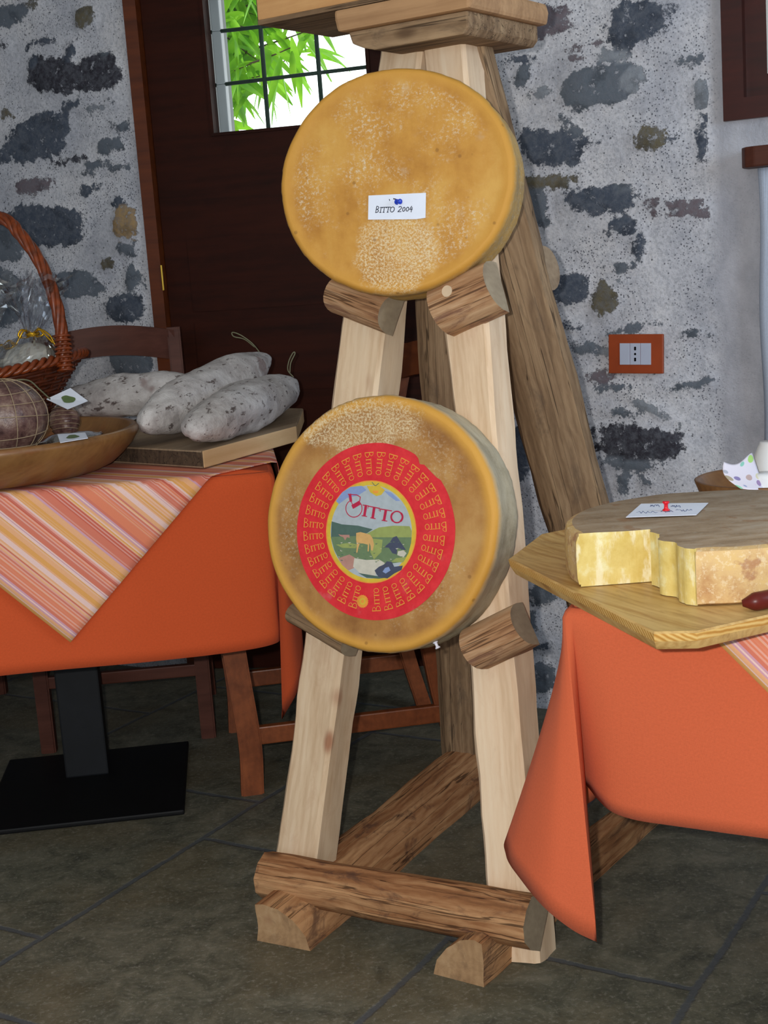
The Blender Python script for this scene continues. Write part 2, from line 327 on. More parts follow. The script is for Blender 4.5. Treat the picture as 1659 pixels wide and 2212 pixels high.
def frame_m(o, x, z):
    """matrix with origin o, X along x, Z near z"""
    x = V3(x).normalized(); y = V3(z).cross(x).normalized(); z = x.cross(y)
    return Matrix(((x.x, y.x, z.x, o[0]), (x.y, y.y, z.y, o[1]), (x.z, y.z, z.z, o[2]), (0, 0, 0, 1)))
def mesh(verts, faces, name='m', smooth=False):
    me = bpy.data.meshes.new(name); me.from_pydata([tuple(v) for v in verts], [], faces); me.validate(); me.update()
    bm = bmesh.new(); bm.from_mesh(me); bmesh.ops.recalc_face_normals(bm, faces=bm.faces); bm.to_mesh(me); bm.free()
    if smooth: me.shade_smooth()
    return me
def box_me(sx, sy, sz, bev=0.0, seg=2, c=(0, 0, 0)):
    bm = bmesh.new(); bmesh.ops.create_cube(bm, size=1); bmesh.ops.scale(bm, vec=(sx, sy, sz), verts=bm.verts)
    bmesh.ops.translate(bm, vec=c, verts=bm.verts)
    if bev: bmesh.ops.bevel(bm, geom=bm.edges[:], offset=bev, segments=seg, affect='EDGES', profile=0.6)
    me = bpy.data.meshes.new('box'); bm.to_mesh(me); bm.free(); return me
def prism_me(poly, z0, z1, bev=0.0, seg=2):
    bm = bmesh.new(); vs = [bm.verts.new((p[0], p[1], z0)) for p in poly]; f = bm.faces.new(vs)
    r = bmesh.ops.extrude_face_region(bm, geom=[f]); bmesh.ops.translate(bm, vec=(0, 0, z1 - z0), verts=[e for e in r['geom'] if isinstance(e, bmesh.types.BMVert)])
    bmesh.ops.recalc_face_normals(bm, faces=bm.faces)
    if bev: bmesh.ops.bevel(bm, geom=bm.edges[:], offset=bev, segments=seg, affect='EDGES', profile=0.6)
    me = bpy.data.meshes.new('prism'); bm.to_mesh(me); bm.free(); return me
def lathe(profile, n=64, noise_amp=0.0, nscale=6.0, ex=1.0):
    vs, fs = [], []
    for (r, z) in profile:
        for k in range(n):
            a = 2 * math.pi * k / n; rr = r
            if noise_amp and r > 1e-6: rr = r * (1 + noise_amp * noise.noise(V3((math.cos(a) * nscale * 0.2, math.sin(a) * nscale * 0.2, z * nscale + 3))))
            vs.append((rr * math.cos(a) * ex, rr * math.sin(a), z))
    m = len(profile)
    for i in range(m - 1):
        for k in range(n): fs.append((i * n + k, i * n + (k + 1) % n, (i + 1) * n + (k + 1) % n, (i + 1) * n + k))
    if profile[0][0] > 1e-5: pass
    return vs, fs
def lathe_me(profile, n=64, na=0.0, ns=6.0, ex=1.0):
    vs, fs = lathe(profile, n, na, ns, ex); me = mesh(vs, fs, 'lathe')
    bm = bmesh.new(); bm.from_mesh(me); bmesh.ops.remove_doubles(bm, verts=bm.verts, dist=1e-5); bmesh.ops.recalc_face_normals(bm, faces=bm.faces); bm.to_mesh(me); bm.free()
    me.shade_smooth(); return me
def tube_data(pts, rad, n=8, closed=False):
    pts = [V3(p) for p in pts]; vs, fs = [], []; m = len(pts); up = None
    for i, p in enumerate(pts):
        if closed: d = pts[(i + 1) % m] - pts[i - 1]
        else: d = pts[min(i + 1, m - 1)] - pts[max(i - 1, 0)]
        d.normalize()
        if up is None: up = d.orthogonal().normalized()
        up = (up - d * up.dot(d)).normalized(); s = d.cross(up); r = rad(i / (m - 1)) if callable(rad) else rad
        for k in range(n):
            a = 2 * math.pi * k / n; vs.append(p + up * (r * math.cos(a)) + s * (r * math.sin(a)))
    for i in range(m if closed else m - 1):
        j = (i + 1) % m
        for k in range(n): fs.append((i * n + k, i * n + (k + 1) % n, j * n + (k + 1) % n, j * n + k))
    if not closed: fs.append(tuple(range(n))[::-1]); fs.append(tuple(range((m - 1) * n, m * n)))
    return vs, fs
class MB:
    def __init__(s): s.v = []; s.f = []; s.mi = []
    def addd(s, vs, fs, mi=0, mat=None):
        b = len(s.v); s.v += [tuple(mat @ V3(v)) if mat else tuple(v) for v in vs]; s.f += [tuple(i + b for i in f) for f in fs]; s.mi += [mi] * len(fs)
    def tube(s, pts, rad, n=8, closed=False, mi=0): s.addd(*tube_data(pts, rad, n, closed), mi=mi)
    def box(s, c, sx, sy, sz, mi=0, mat=None):
        x, y, z = sx / 2, sy / 2, sz / 2
        vs = [(c[0] + a * x, c[1] + b * y, c[2] + d * z) for a in (-1, 1) for b in (-1, 1) for d in (-1, 1)]
        s.addd(vs, [(0, 1, 3, 2), (4, 6, 7, 5), (0, 4, 5, 1), (2, 3, 7, 6), (0, 2, 6, 4), (1, 5, 7, 3)], mi, mat)
    def me(s, smooth=False):
        me = bpy.data.meshes.new('mb'); me.from_pydata(s.v, [], s.f); me.update()
        me.polygons.foreach_set('material_index', s.mi)
        bm = bmesh.new(); bm.from_mesh(me); bmesh.ops.recalc_face_normals(bm, faces=bm.faces); bm.to_mesh(me); bm.free()
        if smooth: me.shade_smooth()
        return me
def catmull(P, n):
    P = [V3(p) for p in P]; out = []; Q = [P[0] * 2 - P[1]] + P + [P[-1] * 2 - P[-2]]
    for i in range(1, len(Q) - 2):
        for k in range(n):
            t = k / n; a, b, c, d = Q[i - 1], Q[i], Q[i + 1], Q[i + 2]
            out.append(0.5 * ((2 * b) + (c - a) * t + (2 * a - 5 * b + 4 * c - d) * t * t + (3 * b - a - 3 * c + d) * t ** 3))
    out.append(P[-1]); return out
def beam(name, p0, p1, front, w, d, mat, parent, sec='square', n=26, amp=0.003, taper=1.0, bendy=0.0, endmat=None, seed=0.0, ends=0.0):
    """wooden member: local X along p0->p1, Z towards 'front'; p0/p1 are on the centre of its FRONT face for sec square"""
    p0, p1 = V3(p0), V3(p1); x = (p1 - p0); L = x.length; x.normalize(); z = V3(front); z = (z - x * z.dot(x)).normalized()
    m = frame_m((p0 + p1) / 2, x, z)
    if sec == 'square':
        c = min(w, d) * 0.09
        base = [(-w/2, -c), (-w/2 + c, 0), (w/2 - c, 0), (w/2, -c), (w/2, -d + c), (w/2 - c, -d), (-w/2 + c, -d), (-w/2, -d + c)]
    elif sec == 'round': base = [(w/2 * math.cos(a), -d/2 + d/2 * math.sin(a)) for a in [2 * math.pi * k / 20 for k in range(20)]]
    elif sec == 'half': base = [(w/2 * math.cos(a), -d + d * max(0, math.sin(a)) ** 0.8) for a in [math.pi * k / 12 for k in range(13)]]
    elif sec == 'quarter': base = [(-w*.5, -d), (-w*.48, -d*.05), (-w*.34, 0), (-w*.08, -d*.08), (w*.2, -d*.3), (w*.4, -d*.62), (w*.5, -d)]
    elif sec == 'quarterR': base = [(w*.5, -d), (w*.44, -d*.05), (w*.3, 0), (w*.05, -d*.06), (-w*.22, -d*.25), (-w*.42, -d*.58), (-w*.5, -d)]
    elif sec == 'hex': base = [(-w*.5, -d*.55), (-w*.42, -d*.2), (-w*.18, 0), (w*.15, 0), (w*.42, -d*.16), (w*.5, -d*.5), (w*.46, -d), (-w*.46, -d)]
    # subdivide section
    pts = []
    for i, a in enumerate(base):
        b = base[(i + 1) % len(base)]; l = math.dist(a, b); k = max(1, int(l / 0.012))
        for j in range(k): pts.append((a[0] + (b[0] - a[0]) * j / k, a[1] + (b[1] - a[1]) * j / k))
    ns = len(pts); vs, fs = [], []; cy = -d / 2
    for i in range(n + 1):
        t = i / n; sx = -L / 2 + L * t; k = 1 + (taper - 1) * t; off = bendy * math.sin(math.pi * t)
        if i == 0: sx -= 0
        for (a, b) in pts:
            nn = noise.noise(V3((sx * 5 + seed * 7, a * 9 + seed, b * 9))) * amp * 2 + noise.noise(V3((sx * 14 + seed, a * 30, b * 30 + seed))) * amp * 0.8
            rr = math.hypot(a, b - cy) or 1e-6; e = ends * noise.noise(V3((a * 20 + i, b * 20, seed))) if i in (0, n) else 0
            vs.append((sx + e, (a * k) + a / rr * nn + off, cy + (b - cy) * k + (b - cy) / rr * nn))
    for i in range(n):
        for j in range(ns): fs.append((i * ns + j, i * ns + (j + 1) % ns, (i + 1) * ns + (j + 1) % ns, (i + 1) * ns + j))
    fs.append(tuple(range(ns))); fs.append(tuple(range(n * ns, (n + 1) * ns)))
    me = mesh(vs, fs, name, True)
    o = add(name, me, [mat, endmat or mat], parent, m)
    me.polygons[len(fs) - 1].material_index = 1; me.polygons[len(fs) - 2].material_index = 1
    me.polygons[len(fs) - 1].use_smooth = False; me.polygons[len(fs) - 2].use_smooth = False
    try: me.set_sharp_from_angle(angle=R(35))
    except Exception: pass
    return o
def set_attr(me, name, vals, typ='FLOAT'):
    a = me.attributes.new(name, typ, 'POINT')
    if typ == 'FLOAT': a.data.foreach_set('value', np.asarray(vals, dtype=np.float32).ravel())
    elif typ == 'FLOAT_VECTOR': a.data.foreach_set('vector', np.asarray(vals, dtype=np.float32).ravel())
    else: a.data.foreach_set('color', np.asarray(vals, dtype=np.float32).ravel())

# ------------------------------------------------------------------ room shell
WYAW = R(30); WP = V3((0.62, 3.19, 0)); WS = V3((math.cos(WYAW), -math.sin(WYAW), 0)); WN = V3((-math.sin(WYAW), -math.cos(WYAW), 0))  # WN points into the room
def wl(x, y, off=0.0): return pl(x, y, WP + WN * off, WN)
def wsz(x, y, off=0.0):
    P = wl(x, y, off) - WP; return P.dot(WS), P.z
def wpt(s, z, off=0.0): return WP + WS * s + WN * off + V3((0, 0, z))
WM = frame_m(WP, WS, V3((0, 0, 1)))       # local x along wall, z up, y = z x x ... pointing away from the room
dl = wsz(286, 200)[0]; dr = wsz(1056, 700)[0]; dz = 2.02        # door opening
wl0, wz0 = wsz(1566, 263)
wr = wl0 + 0.75; wz1 = 2.2
STONES = [  # px x, y, rx, ry, image angle, tone
 (110,162,58,34,-12,0),(215,158,50,38,8,0),(165,168,34,24,0,0),(75,140,16,16,0,1),(80,300,82,42,14,1),(12,335,44,16,20,1),(100,487,88,42,-3,1),(8,512,50,48,0,2),(270,482,28,34,0,5),(183,40,25,21,0,4),
 (25,32,44,17,8,2),(95,89,34,7,8,1),(150,112,8,20,-35,1),(6,98,16,9,0,0),(158,228,26,9,14,1),(156,345,34,8,10,0),(70,403,44,13,8,3),(236,312,30,15,10,2),(187,411,20,9,10,1),
 (178,372,17,5,0,2),(208,356,26,9,0,2),(8,640,46,58,10,2),(160,614,66,28,4,2),(234,573,17,11,15,4),(272,664,48,28,12,1),(280,786,50,25,0,2),(295,742,40,20,0,2),(257,437,14,9,0,1),
 (275,538,26,15,0,2),(285,610,14,30,0,2),(12,244,20,9,0,4),(70,4,16,9,0,4),(240,218,12,8,0,2),(262,275,24,12,0,2),(215,232,30,7,0,7),(255,360,22,10,0,2),(105,510,40,20,0,1),(50,470,26,10,0,6),(225,118,12,8,0,2),
 (1385,46,60,38,0,1),(1360,75,42,30,0,1),(1425,25,34,14,10,1),(1170,45,58,30,0,3),(1290,186,70,40,5,2),(1355,175,34,25,0,7),(1115,128,38,8,0,1),(1130,160,14,22,-30,2),(1258,102,24,5,8,3),
 (1315,118,26,12,0,7),(1243,126,14,6,0,3),(1492,128,40,10,0,2),(1522,200,24,26,0,7),(1228,273,28,9,-35,2),(1185,318,62,36,-8,1),(1245,312,42,12,8,1),(1407,300,35,21,0,4),(1518,310,9,34,4,1),
 (1170,392,50,12,3,4),(1288,432,72,26,2,1),(1345,408,24,12,15,2),(1455,440,54,10,-3,3),(1470,460,36,4,0,3),(1345,492,30,18,10,1),(1378,525,11,24,-8,1),(1158,448,24,38,0,2),(1225,622,42,32,0,1),
 (1305,648,25,37,-22,4),(1346,575,26,9,5,2),(1234,706,20,7,-20,1),(1265,750,34,14,0,2),(1298,813,26,9,0,3),(1328,838,20,5,10,2),(1342,714,32,6,14,2),(1488,832,50,8,8,2),(1530,825,14,13,0,2),
 (1342,892,28,8,-5,2),(1412,885,46,9,-25,7),(1375,955,88,36,0,0),(1350,1002,66,12,0,2),(1116,985,30,62,0,1),(1104,830,20,42,0,1),(1343,1045,12,20,-20,2),(1395,1040,10,6,0,2),(1165,1285,32,18,0,2),
 (1158,1395,26,10,8,1),(1165,1465,30,28,0,2),(1150,1345,12,20,0,2),(1445,300,9,7,0,1),(1498,720,16,6,0,2),(1310,760,10,8,0,7),(1100,700,16,20,0,2),(1170,200,18,10,0,7),(1330,610,12,7,0,7)]
TONES = [(58,56,64),(78,86,100),(106,114,124),(122,110,116),(112,104,84),(176,146,104),(140,84,86),(150,156,164)]
def build_wall():
    s0, s1, z0, z1, st = -3.1, 1.55, -0.02, 2.6, 0.009
    nx = int((s1 - s0) / st); nz = int((z1 - z0) / st)
    S = np.linspace(s0, s1, nx + 1); Z = np.linspace(z0, z1, nz + 1)
    # snap grid lines on the opening edges
    for v in (dl, dr, wl0, wr): S[np.argmin(abs(S - v))] = v
    for v in (dz, wz0, wz1): Z[np.argmin(abs(Z - v))] = v
    SS, ZZ = np.meshgrid(S, Z, indexing='ij')
    F = np.full(SS.shape, -0.1); T = np.zeros(SS.shape, int)
    rng = np.random.RandomState(5); items = []
    for (x, y, rx, ry, an, tn) in STONES:
        P = wl(x, y); dep = (P - CC).dot(CF); k = dep / FPX; s, z = (P - WP).dot(WS), P.z
        items.append((s, z, rx * k / math.cos(WYAW) * 1.03, ry * k * 1.08, R(an) - R(4), tn))
    sl, _ = wsz(0, 500); zr = wsz(1300, 1300)[1]
    for i in range(260):
        s = rng.uniform(s0, s1); z = rng.uniform(0, 2.6)
        vis = (s > sl - 0.08 and s < dl + 0.03 and z > 0.5 and z < 1.95) or (s > dr - 0.25 and z > zr and z < 1.95)
        if not vis: items.append((s, z, rng.uniform(0.03, 0.11), rng.uniform(0.012, 0.05), rng.uniform(-.3, .3), rng.choice([0, 1, 1, 2, 2, 3, 4, 7])))
    for (s, z, rx, rz, an, tn) in items:
        ca, sa = math.cos(an), math.sin(an); a = ((SS - s) * ca + (ZZ - z) * sa) / rx; b = (-(SS - s) * sa + (ZZ - z) * ca) / rz
        d = (np.abs(a) ** 2.6 + np.abs(b) ** 2.6) ** (1 / 2.6); f = (1 - d) * min(rx, rz); f = np.maximum(f, -0.1)
        m = f > F; F[m] = f[m]; T[m] = tn
    tl = np.array([lin(c) for c in TONES])[T]
    s_sm, _ = wsz(1545, 600)
    sm = np.clip((SS - s_sm + 0.012) / 0.03, 0, 1) * 0.9
    sm = np.maximum(sm, np.clip(1 - (dl - SS) / 0.022, 0, 1) * (SS <= dl + 1e-4) * 0.9); sm = np.maximum(sm, np.clip(1 - (SS - dr) / 0.03, 0, 1) * (SS >= dr) * 0.9)
    F = np.where(sm > 0.3, F - 0.05, F)
    # relief: mortar swells, stones recessed a little
    rel = np.clip(F, -0.012, 0.012) * -0.35
    nz_ = np.zeros(SS.shape)
    for i in range(0, SS.shape[0]):
        for j in range(0, SS.shape[1], 1):
            nz_[i, j] = noise.noise((SS[i, j] * 7, ZZ[i, j] * 7, 1.3))
    rel = rel + nz_ * 0.006 * (1 - sm)
    edge = np.minimum(1, np.abs(F) * 0 + 1)
    verts = np.stack([SS, -(-rel), ZZ], -1).reshape(-1, 3)
    idx = np.arange((nx + 1) * (nz + 1)).reshape(nx + 1, nz + 1)
    cs = (S[:-1] + S[1:]) / 2; cz = (Z[:-1] + Z[1:]) / 2; CS_, CZ_ = np.meshgrid(cs, cz, indexing='ij')
    hole = ((CS_ > dl) & (CS_ < dr) & (CZ_ < dz)) | ((CS_ > wl0) & (CS_ < wr) & (CZ_ > wz0) & (CZ_ < wz1))
    q = np.stack([idx[:-1, :-1], idx[1:, :-1], idx[1:, 1:], idx[:-1, 1:]], -1)[~hole]
    me = bpy.data.meshes.new('wall'); me.from_pydata(verts.tolist(), [], q.tolist()); me.update()
    set_attr(me, 'stone', F); set_attr(me, 'smooth', sm); set_attr(me, 'tone', tl.reshape(-1, 4), 'FLOAT_COLOR')
    me.shade_smooth()
    return me
wall = tag(add('wall_back', build_wall(), MAT['stonewall'], None, WM), kind='structure')
# reveals of the two openings (wall thickness)
mb = MB(); T_ = 0.46
for (a, b, z0, z1, bot) in ((dl, dr, 0, dz, False), (wl0, wr, wz0, wz1, True)):
    mb.box(((a - 0.01), T_ / 2 + 0.006, (z0 + z1) / 2), 0.02, T_, z1 - z0); mb.box(((b + 0.01), T_ / 2 + 0.006, (z0 + z1) / 2), 0.02, T_, z1 - z0)
    mb.box(((a + b) / 2, T_ / 2 + 0.006, z1 + 0.01), b - a + 0.04, T_, 0.02)
    if bot: mb.box(((a + b) / 2, T_ / 2 + 0.006, z0 - 0.01), b - a + 0.04, T_, 0.02)
add('reveal', mb.me(), MAT['plaster'], wall, WM)
# floor, ceiling and the unseen walls
tA = zp(560, 1700, 0); ang = R(31)
def rot(P): return (P.x * math.cos(ang) - P.y * math.sin(ang), P.x * math.sin(ang) + P.y * math.cos(ang))
floor = tag(add('floor', mesh([(-3.2, -2.7, 0), (3.2, -2.7, 0), (3.2, 4.9, 0), (-3.2, 4.9, 0)], [(0, 1, 2, 3)]), build_floor_mat()), kind='structure')
tag(add('ceiling', box_me(6.4, 7.8, 0.1, c=(0, 1.15, 2.63)), MAT['ceil']), kind='structure')
tag(add('wall_left', box_me(0.1, 7.6, 2.6, c=(-2.05, 1.1, 1.28)), MAT['plaster']), kind='structure')
tag(add('wall_right', box_me(0.1, 7.1, 2.6, c=(2.6, 0.3, 1.28)), MAT['plaster']), kind='structure')
tag(add('wall_front', box_me(6.4, 0.1, 2.6, c=(0, -2.65, 1.28)), MAT['plaster']), kind='structure')
e0, e1 = wpt(1.5, 0), V3((2.6, 2.15, 0)); 
tag(add('trim_1', box_me((e1 - e0).length + 0.15, 0.05, 2.6, c=(0, 0.03, 1.28)), MAT['plaster'], None, frame_m((e0 + e1) / 2, e1 - e0, V3((0, 0, 1)))), kind='structure')

# ------------------------------------------------------------------ door with its window
# the door unit stands slightly turned inside its thick opening
DYAW = R(12); DP = wpt(dl, 0, -0.0); DS = V3((math.cos(DYAW), -math.sin(DYAW), 0)); DN = V3((-math.sin(DYAW), -math.cos(DYAW), 0)); DM = frame_m(DP, DS, V3((0, 0, 1)))
dw = (dr - dl) / math.cos(WYAW - DYAW) + 0.02
def dsz(x, y, back=0.0):
    P = pl(x, y, DP - DN * back, DN) - DP; return P.dot(DS), P.z
door = tag(empty('door_1', DP + DS * dw / 2), kind='structure')
mb = MB(); fw = 0.036
mb.box((fw / 2 - 0.002, 0.045, dz / 2), fw, 0.1, dz); mb.box((dw - fw / 2, 0.045, dz / 2), fw, 0.1, dz); mb.box((dw / 2, 0.045, dz - fw / 2 + .01), dw - 2 * fw, 0.1, fw + .02)
add('door_frame', mb.me(), MAT['frame'], door, DM)
wx0, wzb = dsz(460, 288, 0.03); wx1 = dsz(792, 150, 0.03)[0]; wzt = 1.86; wx0 = (wx0 + dsz(444, 20, 0.03)[0]) / 2
la, lb = fw, dw - fw
mb = MB(); th = 0.045; yc = 0.03 + th / 2
mb.box(((la + wx0) / 2, yc, dz / 2 - .012), wx0 - la, th, dz - 0.03); mb.box(((lb + wx1) / 2, yc, dz / 2 - .012), lb - wx1, th, dz - 0.03)
mb.box(((wx0 + wx1) / 2, yc, (wzb + 0.003) / 2), wx1 - wx0, th, wzb - 0.003); mb.box(((wx0 + wx1) / 2, yc, (wzt + dz - 0.03) / 2), wx1 - wx0, th, dz - 0.03 - wzt)
for z in (0.42, 0.66, 0.90, 1.13): mb.box(((la + lb) / 2, 0.0285, z), lb - la - 0.14, 0.005, 0.2)
leaf = add('door_leaf', mb.me(), MAT['door'], door, DM)
mb = MB()
for (a, b, c, d) in ((wx0 - .008, wx0, wzb - .008, wzt + .008), (wx1, wx1 + .01, wzb - .008, wzt + .008), (wx0, wx1, wzb - .008, wzb), (wx0, wx1, wzt, wzt + .008)):
    mb.box(((a + b) / 2, 0.028, (c + d) / 2), b - a, 0.01, d - c)
add('glazing_bead', mb.me(), MAT['door'], leaf, DM)
add('glass_pane', box_me(wx1 - wx0, 0.004, wzt - wzb, c=((wx0 + wx1) / 2, 0.055, (wzb + wzt) / 2)), MAT['glass'], leaf, DM)
add('window_jamb', box_me(0.026, 0.03, wzt - wzb, 0.003, c=(wx0 + 0.013, 0.095, (wzb + wzt) / 2)), MAT['jamb'], leaf, DM)
mb = MB(); gy = 0.085
def gp(x, y): s, z = dsz(x, y, gy); return (s, gy, z)
for (a, b) in (((558, 0), (580, 278)), ((676, -10), (694, 215))):
    A, B = V3(gp(*a)), V3(gp(*b)); d = (A - B).normalized(); mb.tube([A + d * 0.25, B - d * 0.04 if b[0] < 600 else B - d * 0.15], 0.0062, 8)
for (a, b) in (((445, 71), (740, 38)), ((452, 186), (782, 146))):
    A, B = V3(gp(*a)), V3(gp(*b)); d = (B - A).normalized(); mb.tube([A - d * 0.01, B + d * 0.06], 0.0052, 8)
add('iron_grille', mb.me(True), MAT['grille'], leaf, DM)
hs, hz = dsz(351, 600, 0.0)
mb = MB(); mb.tube([(fw + 0.001, -0.008, hz - 0.034), (fw + 0.001, -0.008, hz + 0.034)], 0.0035, 10)
add('hinge', mb.me(), MAT['brass'], door, DM)

# outside: paving and a leafy tree beyond the door
tag(add('terrace', mesh([(-6, 4.6, -0.1), (6, 4.6, -0.1), (6, 14, -0.1), (-6, 14, -0.1)], [(0, 1, 2, 3)]), MAT['screed']), 'pale paved terrace outside the door', 'terrace', kind='structure')
tree = tag(empty('leafy_tree', (-0.9, 6.2, -0.1)), 'bright green leafy tree seen through the door window', 'tree')
rnd = random.Random(11)
mb = MB(); bmm = MB()
bmm.tube([(-0.95, 6.3, -0.1), (-0.9, 6.2, 1.0), (-0.98, 6.1, 2.0), (-0.9, 6.0, 3.1)], lambda t: 0.07 - 0.04 * t, 10)
branches = []
def leaf_at(P, d, L, wd):
    d = V3(d).normalized(); s = d.cross(V3((rnd.uniform(-1, 1), rnd.uniform(-1, 1), rnd.uniform(-.3, 1)))).normalized(); nrm = s.cross(d); k = 7; vs = []
    for i in range(k + 1):
        t = i / k; w_ = wd * math.sin(math.pi * (t * 0.93 + 0.04)) ** 0.8 * (1 - 0.35 * t); c = P + d * L * t - V3((0, 0, 1)) * L * 0.35 * t * t
        vs += [c - s * w_ + nrm * w_ * 0.3, c, c + s * w_ + nrm * w_ * 0.3]
    fs = []
    for i in range(k): fs += [(3*i, 3*i+1, 3*i+4, 3*i+3), (3*i+1, 3*i+2, 3*i+5, 3*i+4)]
    mb.addd(vs, fs)
for i in range(34):
    z0 = rnd.uniform(1.2, 2.8); a = rnd.uniform(-0.2, 1.5); A = V3((-0.95, 6.15, z0)); 
    x1, z1 = yp(rnd.uniform(440, 690), rnd.uniform(-120, 250), 5.6)[0], yp(560, rnd.uniform(-150, 230), 5.6)[2]
    B = V3((x1, rnd.uniform(5.0, 6.2), z1 + 0.08)); M_ = (A + B) / 2 + V3((0, 0, 0.12)); pts = catmull([A, M_, B], 8); bmm.tube(pts, lambda t: 0.009 * (1 - t) + 0.002, 6)
    for j in range(4, len(pts)):
        for q in range(3):
            P = pts[j] + V3((rnd.uniform(-.04, .04), rnd.uniform(-.05, .05), rnd.uniform(-.04, .04)))
            qx = P
            leaf_at(P, (rnd.uniform(-0.9, 1.1), rnd.uniform(-.6, .6), rnd.uniform(-1.1, .25)), rnd.uniform(0.10, 0.2), rnd.uniform(0.014, 0.03))
add('foliage', mb.me(True), MAT['leaf'], tree); add('branches', bmm.me(True), MAT['bark2'], tree)

# ------------------------------------------------------------------ window at the right and what is under it
win = tag(empty('window_1', wpt((wl0 + wr) / 2, wz0)), kind='structure')
def ringbox(a, b, c, d, w_, y0, y1):
    m = MB(); y = (y0 + y1) / 2; t = y1 - y0
    m.box((a + w_ / 2, y, (c + d) / 2), w_, t, d - c); m.box((b - w_ / 2, y, (c + d) / 2), w_, t, d - c)
    m.box(((a + b) / 2, y, c + w_ / 2), b - a - 2 * w_, t, w_); m.box(((a + b) / 2, y, d - w_ / 2), b - a - 2 * w_, t, w_); return m.me()
add('window_frame', ringbox(wl0, wr, wz0, wz1, 0.045, -0.012, 0.06), MAT['winframe'], win, WM)
add('window_sash', ringbox(wl0 + 0.045, wr - 0.045, wz0 + 0.045, wz1 - 0.045, 0.045, 0.012, 0.05), MAT['winframe'], win, WM)
add('window_pane', box_me(wr - wl0 - 0.15, 0.004, wz1 - wz0 - 0.15, c=((wl0 + wr) / 2, 0.033, (wz0 + wz1) / 2)), MAT['glass'], win, WM)
s0, z0 = wsz(1600, 365, 0.05); _, z1 = wsz(1600, 320, 0.05)
sh = prism_me([(s0, 0), (s0, 0.03), (s0 + 0.004, 0.055), (s0 + 0.015, 0.072), (s0 + 0.035, 0.08), (s0 + 0.5, 0.08), (s0 + 0.5, 0)], 0, z1 - z0, 0.004)
M_ = frame_m(WP + V3((0, 0, z0)), WS, V3((0, 0, 1))) @ Matrix.Scale(-1, 4, V3((0, 1, 0)))
for v in sh.vertices: v.co = V3((v.co.x, -v.co.y, v.co.z))
sh.flip_normals()
tag(add('wooden_shelf', sh, MAT['chairdark'], None, frame_m(WP + V3((0, 0, z0)), WS, V3((0, 0, 1)))), 'dark brown wooden shelf with rounded end below the window', 'shelf')
# white cloth hanging under the shelf
s0, z0c = wsz(1651, 960, 0.03); z1c = z0 - 0.001
vs, fs = [], []; nx, nz = 30, 40
for i in range(nx + 1):
    for j in range(nz + 1):
        a = i / nx; b = j / nz; vs.append((s0 + a * 0.4 + 0.003 * math.sin(b * 9), -0.035 - 0.012 * math.sin(a * 16) * (0.4 + b), z1c - (z1c - z0c) * b))
for i in range(nx):
    for j in range(nz): k = i * (nz + 1) + j; fs.append((k, k + 1, k + nz + 2, k + nz + 1))
me = mesh(vs, fs, 'cl', True); set_attr(me, 'uvw', vs, 'FLOAT_VECTOR')
hc = add('hanging_cloth', me, clothmat('white_linen', (196, 208, 228)), None, WM); tag(hc, 'white cloth hanging straight down under the wooden shelf', 'cloth')
md = hc.modifiers.new('t', 'SOLIDIFY'); md.thickness = 0.003

# wall socket
C_ = wl(1375.5, 764, 0.004); pw, phh = 0.130, 0.0895
so = tag(empty('wall_socket', C_), 'rust brown wall socket plate on the stone wall', 'socket')
SM = frame_m(C_, WS + V3((0, 0, -0.03)), V3((0, 0.02, 1)))
m = MB()
iw, ih = 0.075, 0.049
pm_ = prism_me([(-pw/2, -phh/2), (pw/2, -phh/2), (pw/2, phh/2), (-pw/2, phh/2)], 0, 0.009, 0.002)
SF = SM @ Matrix.Rotation(R(90), 4, 'X')  # local z -> out of wall (towards room), y -> up
add('cover_plate', pm_, MAT['plate'], so, SF)
for k in range(3):
    md_ = add('socket_module', prism_me([(-iw/2 + k*iw/3 + .0004, -ih/2), (-iw/2 + (k+1)*iw/3 - .0004, -ih/2), (-iw/2 + (k+1)*iw/3 - .0004, ih/2), (-iw/2 + k*iw/3 + .0004, ih/2)], 0.004, 0.0112, 0.0006), MAT['socket'], so, SF)
    if k == 1:
        m = MB()
        for (yy, rr, ex) in ((0.0125, 0.0026, 0.0018), (0, 0.0026, 0), (-0.0125, 0.0026, 0.0018)):
            m.tube([(0, yy + ex, 0.0105), (0, yy + ex, 0.0117)], rr, 14); m.tube([(0, yy - ex, 0.0105), (0, yy - ex, 0.0117)], rr, 14)
        add('pin_holes', m.me(), MAT['hole'], md_, SF)

# ------------------------------------------------------------------ the easel
A0 = V3((-0.251, 2.355, 0)); EY = R(-34); EU = V3((math.cos(EY), math.sin(EY), 0)); EV = V3((-math.sin(EY), math.cos(EY), 0)); LEAN = R(11.5)
EN = (-EV * math.cos(LEAN) + V3((0, 0, math.sin(LEAN))))      # outward normal of the front frame
def fp(x, y, off=0.0): return pl(x, y, A0 + EN * off, EN)
def ev(x, y, v): return pl(x, y, A0 + EV * v, EV)
easel = tag(empty('cheese_easel', A0 + EU * 0.25), 'rustic easel of rough beams holding the two upright cheese wheels', 'easel')
TOPZ = fp(860, 108).z
beam('leg', fp(866, 78), fp(623, 1950), EN, 0.09, 0.075, MAT['pale'], easel, amp=0.0035, n=46, seed=1)
beam('leg', fp(953, 78), fp(1113, 2078), EN, 0.083, 0.075, MAT['pale2'], easel, amp=0.0035, n=46, seed=2)
rb = ev(905, 105, 0.36); beam('leg', ev(908, 90, 0.34), zp(985, 1668, 0.02), -EV + EU * .2, 0.092, 0.07, MAT['weather'], easel, sec='hex', amp=0.004, n=46, seed=3)
rl_top, rl_bot = ev(1020, 100, 0.34), V3((0.478, 2.70, 0.01)) 
rl_bot = zp(1398, 1712, 0.0); rl_top = ev(968, 95, 0.32)
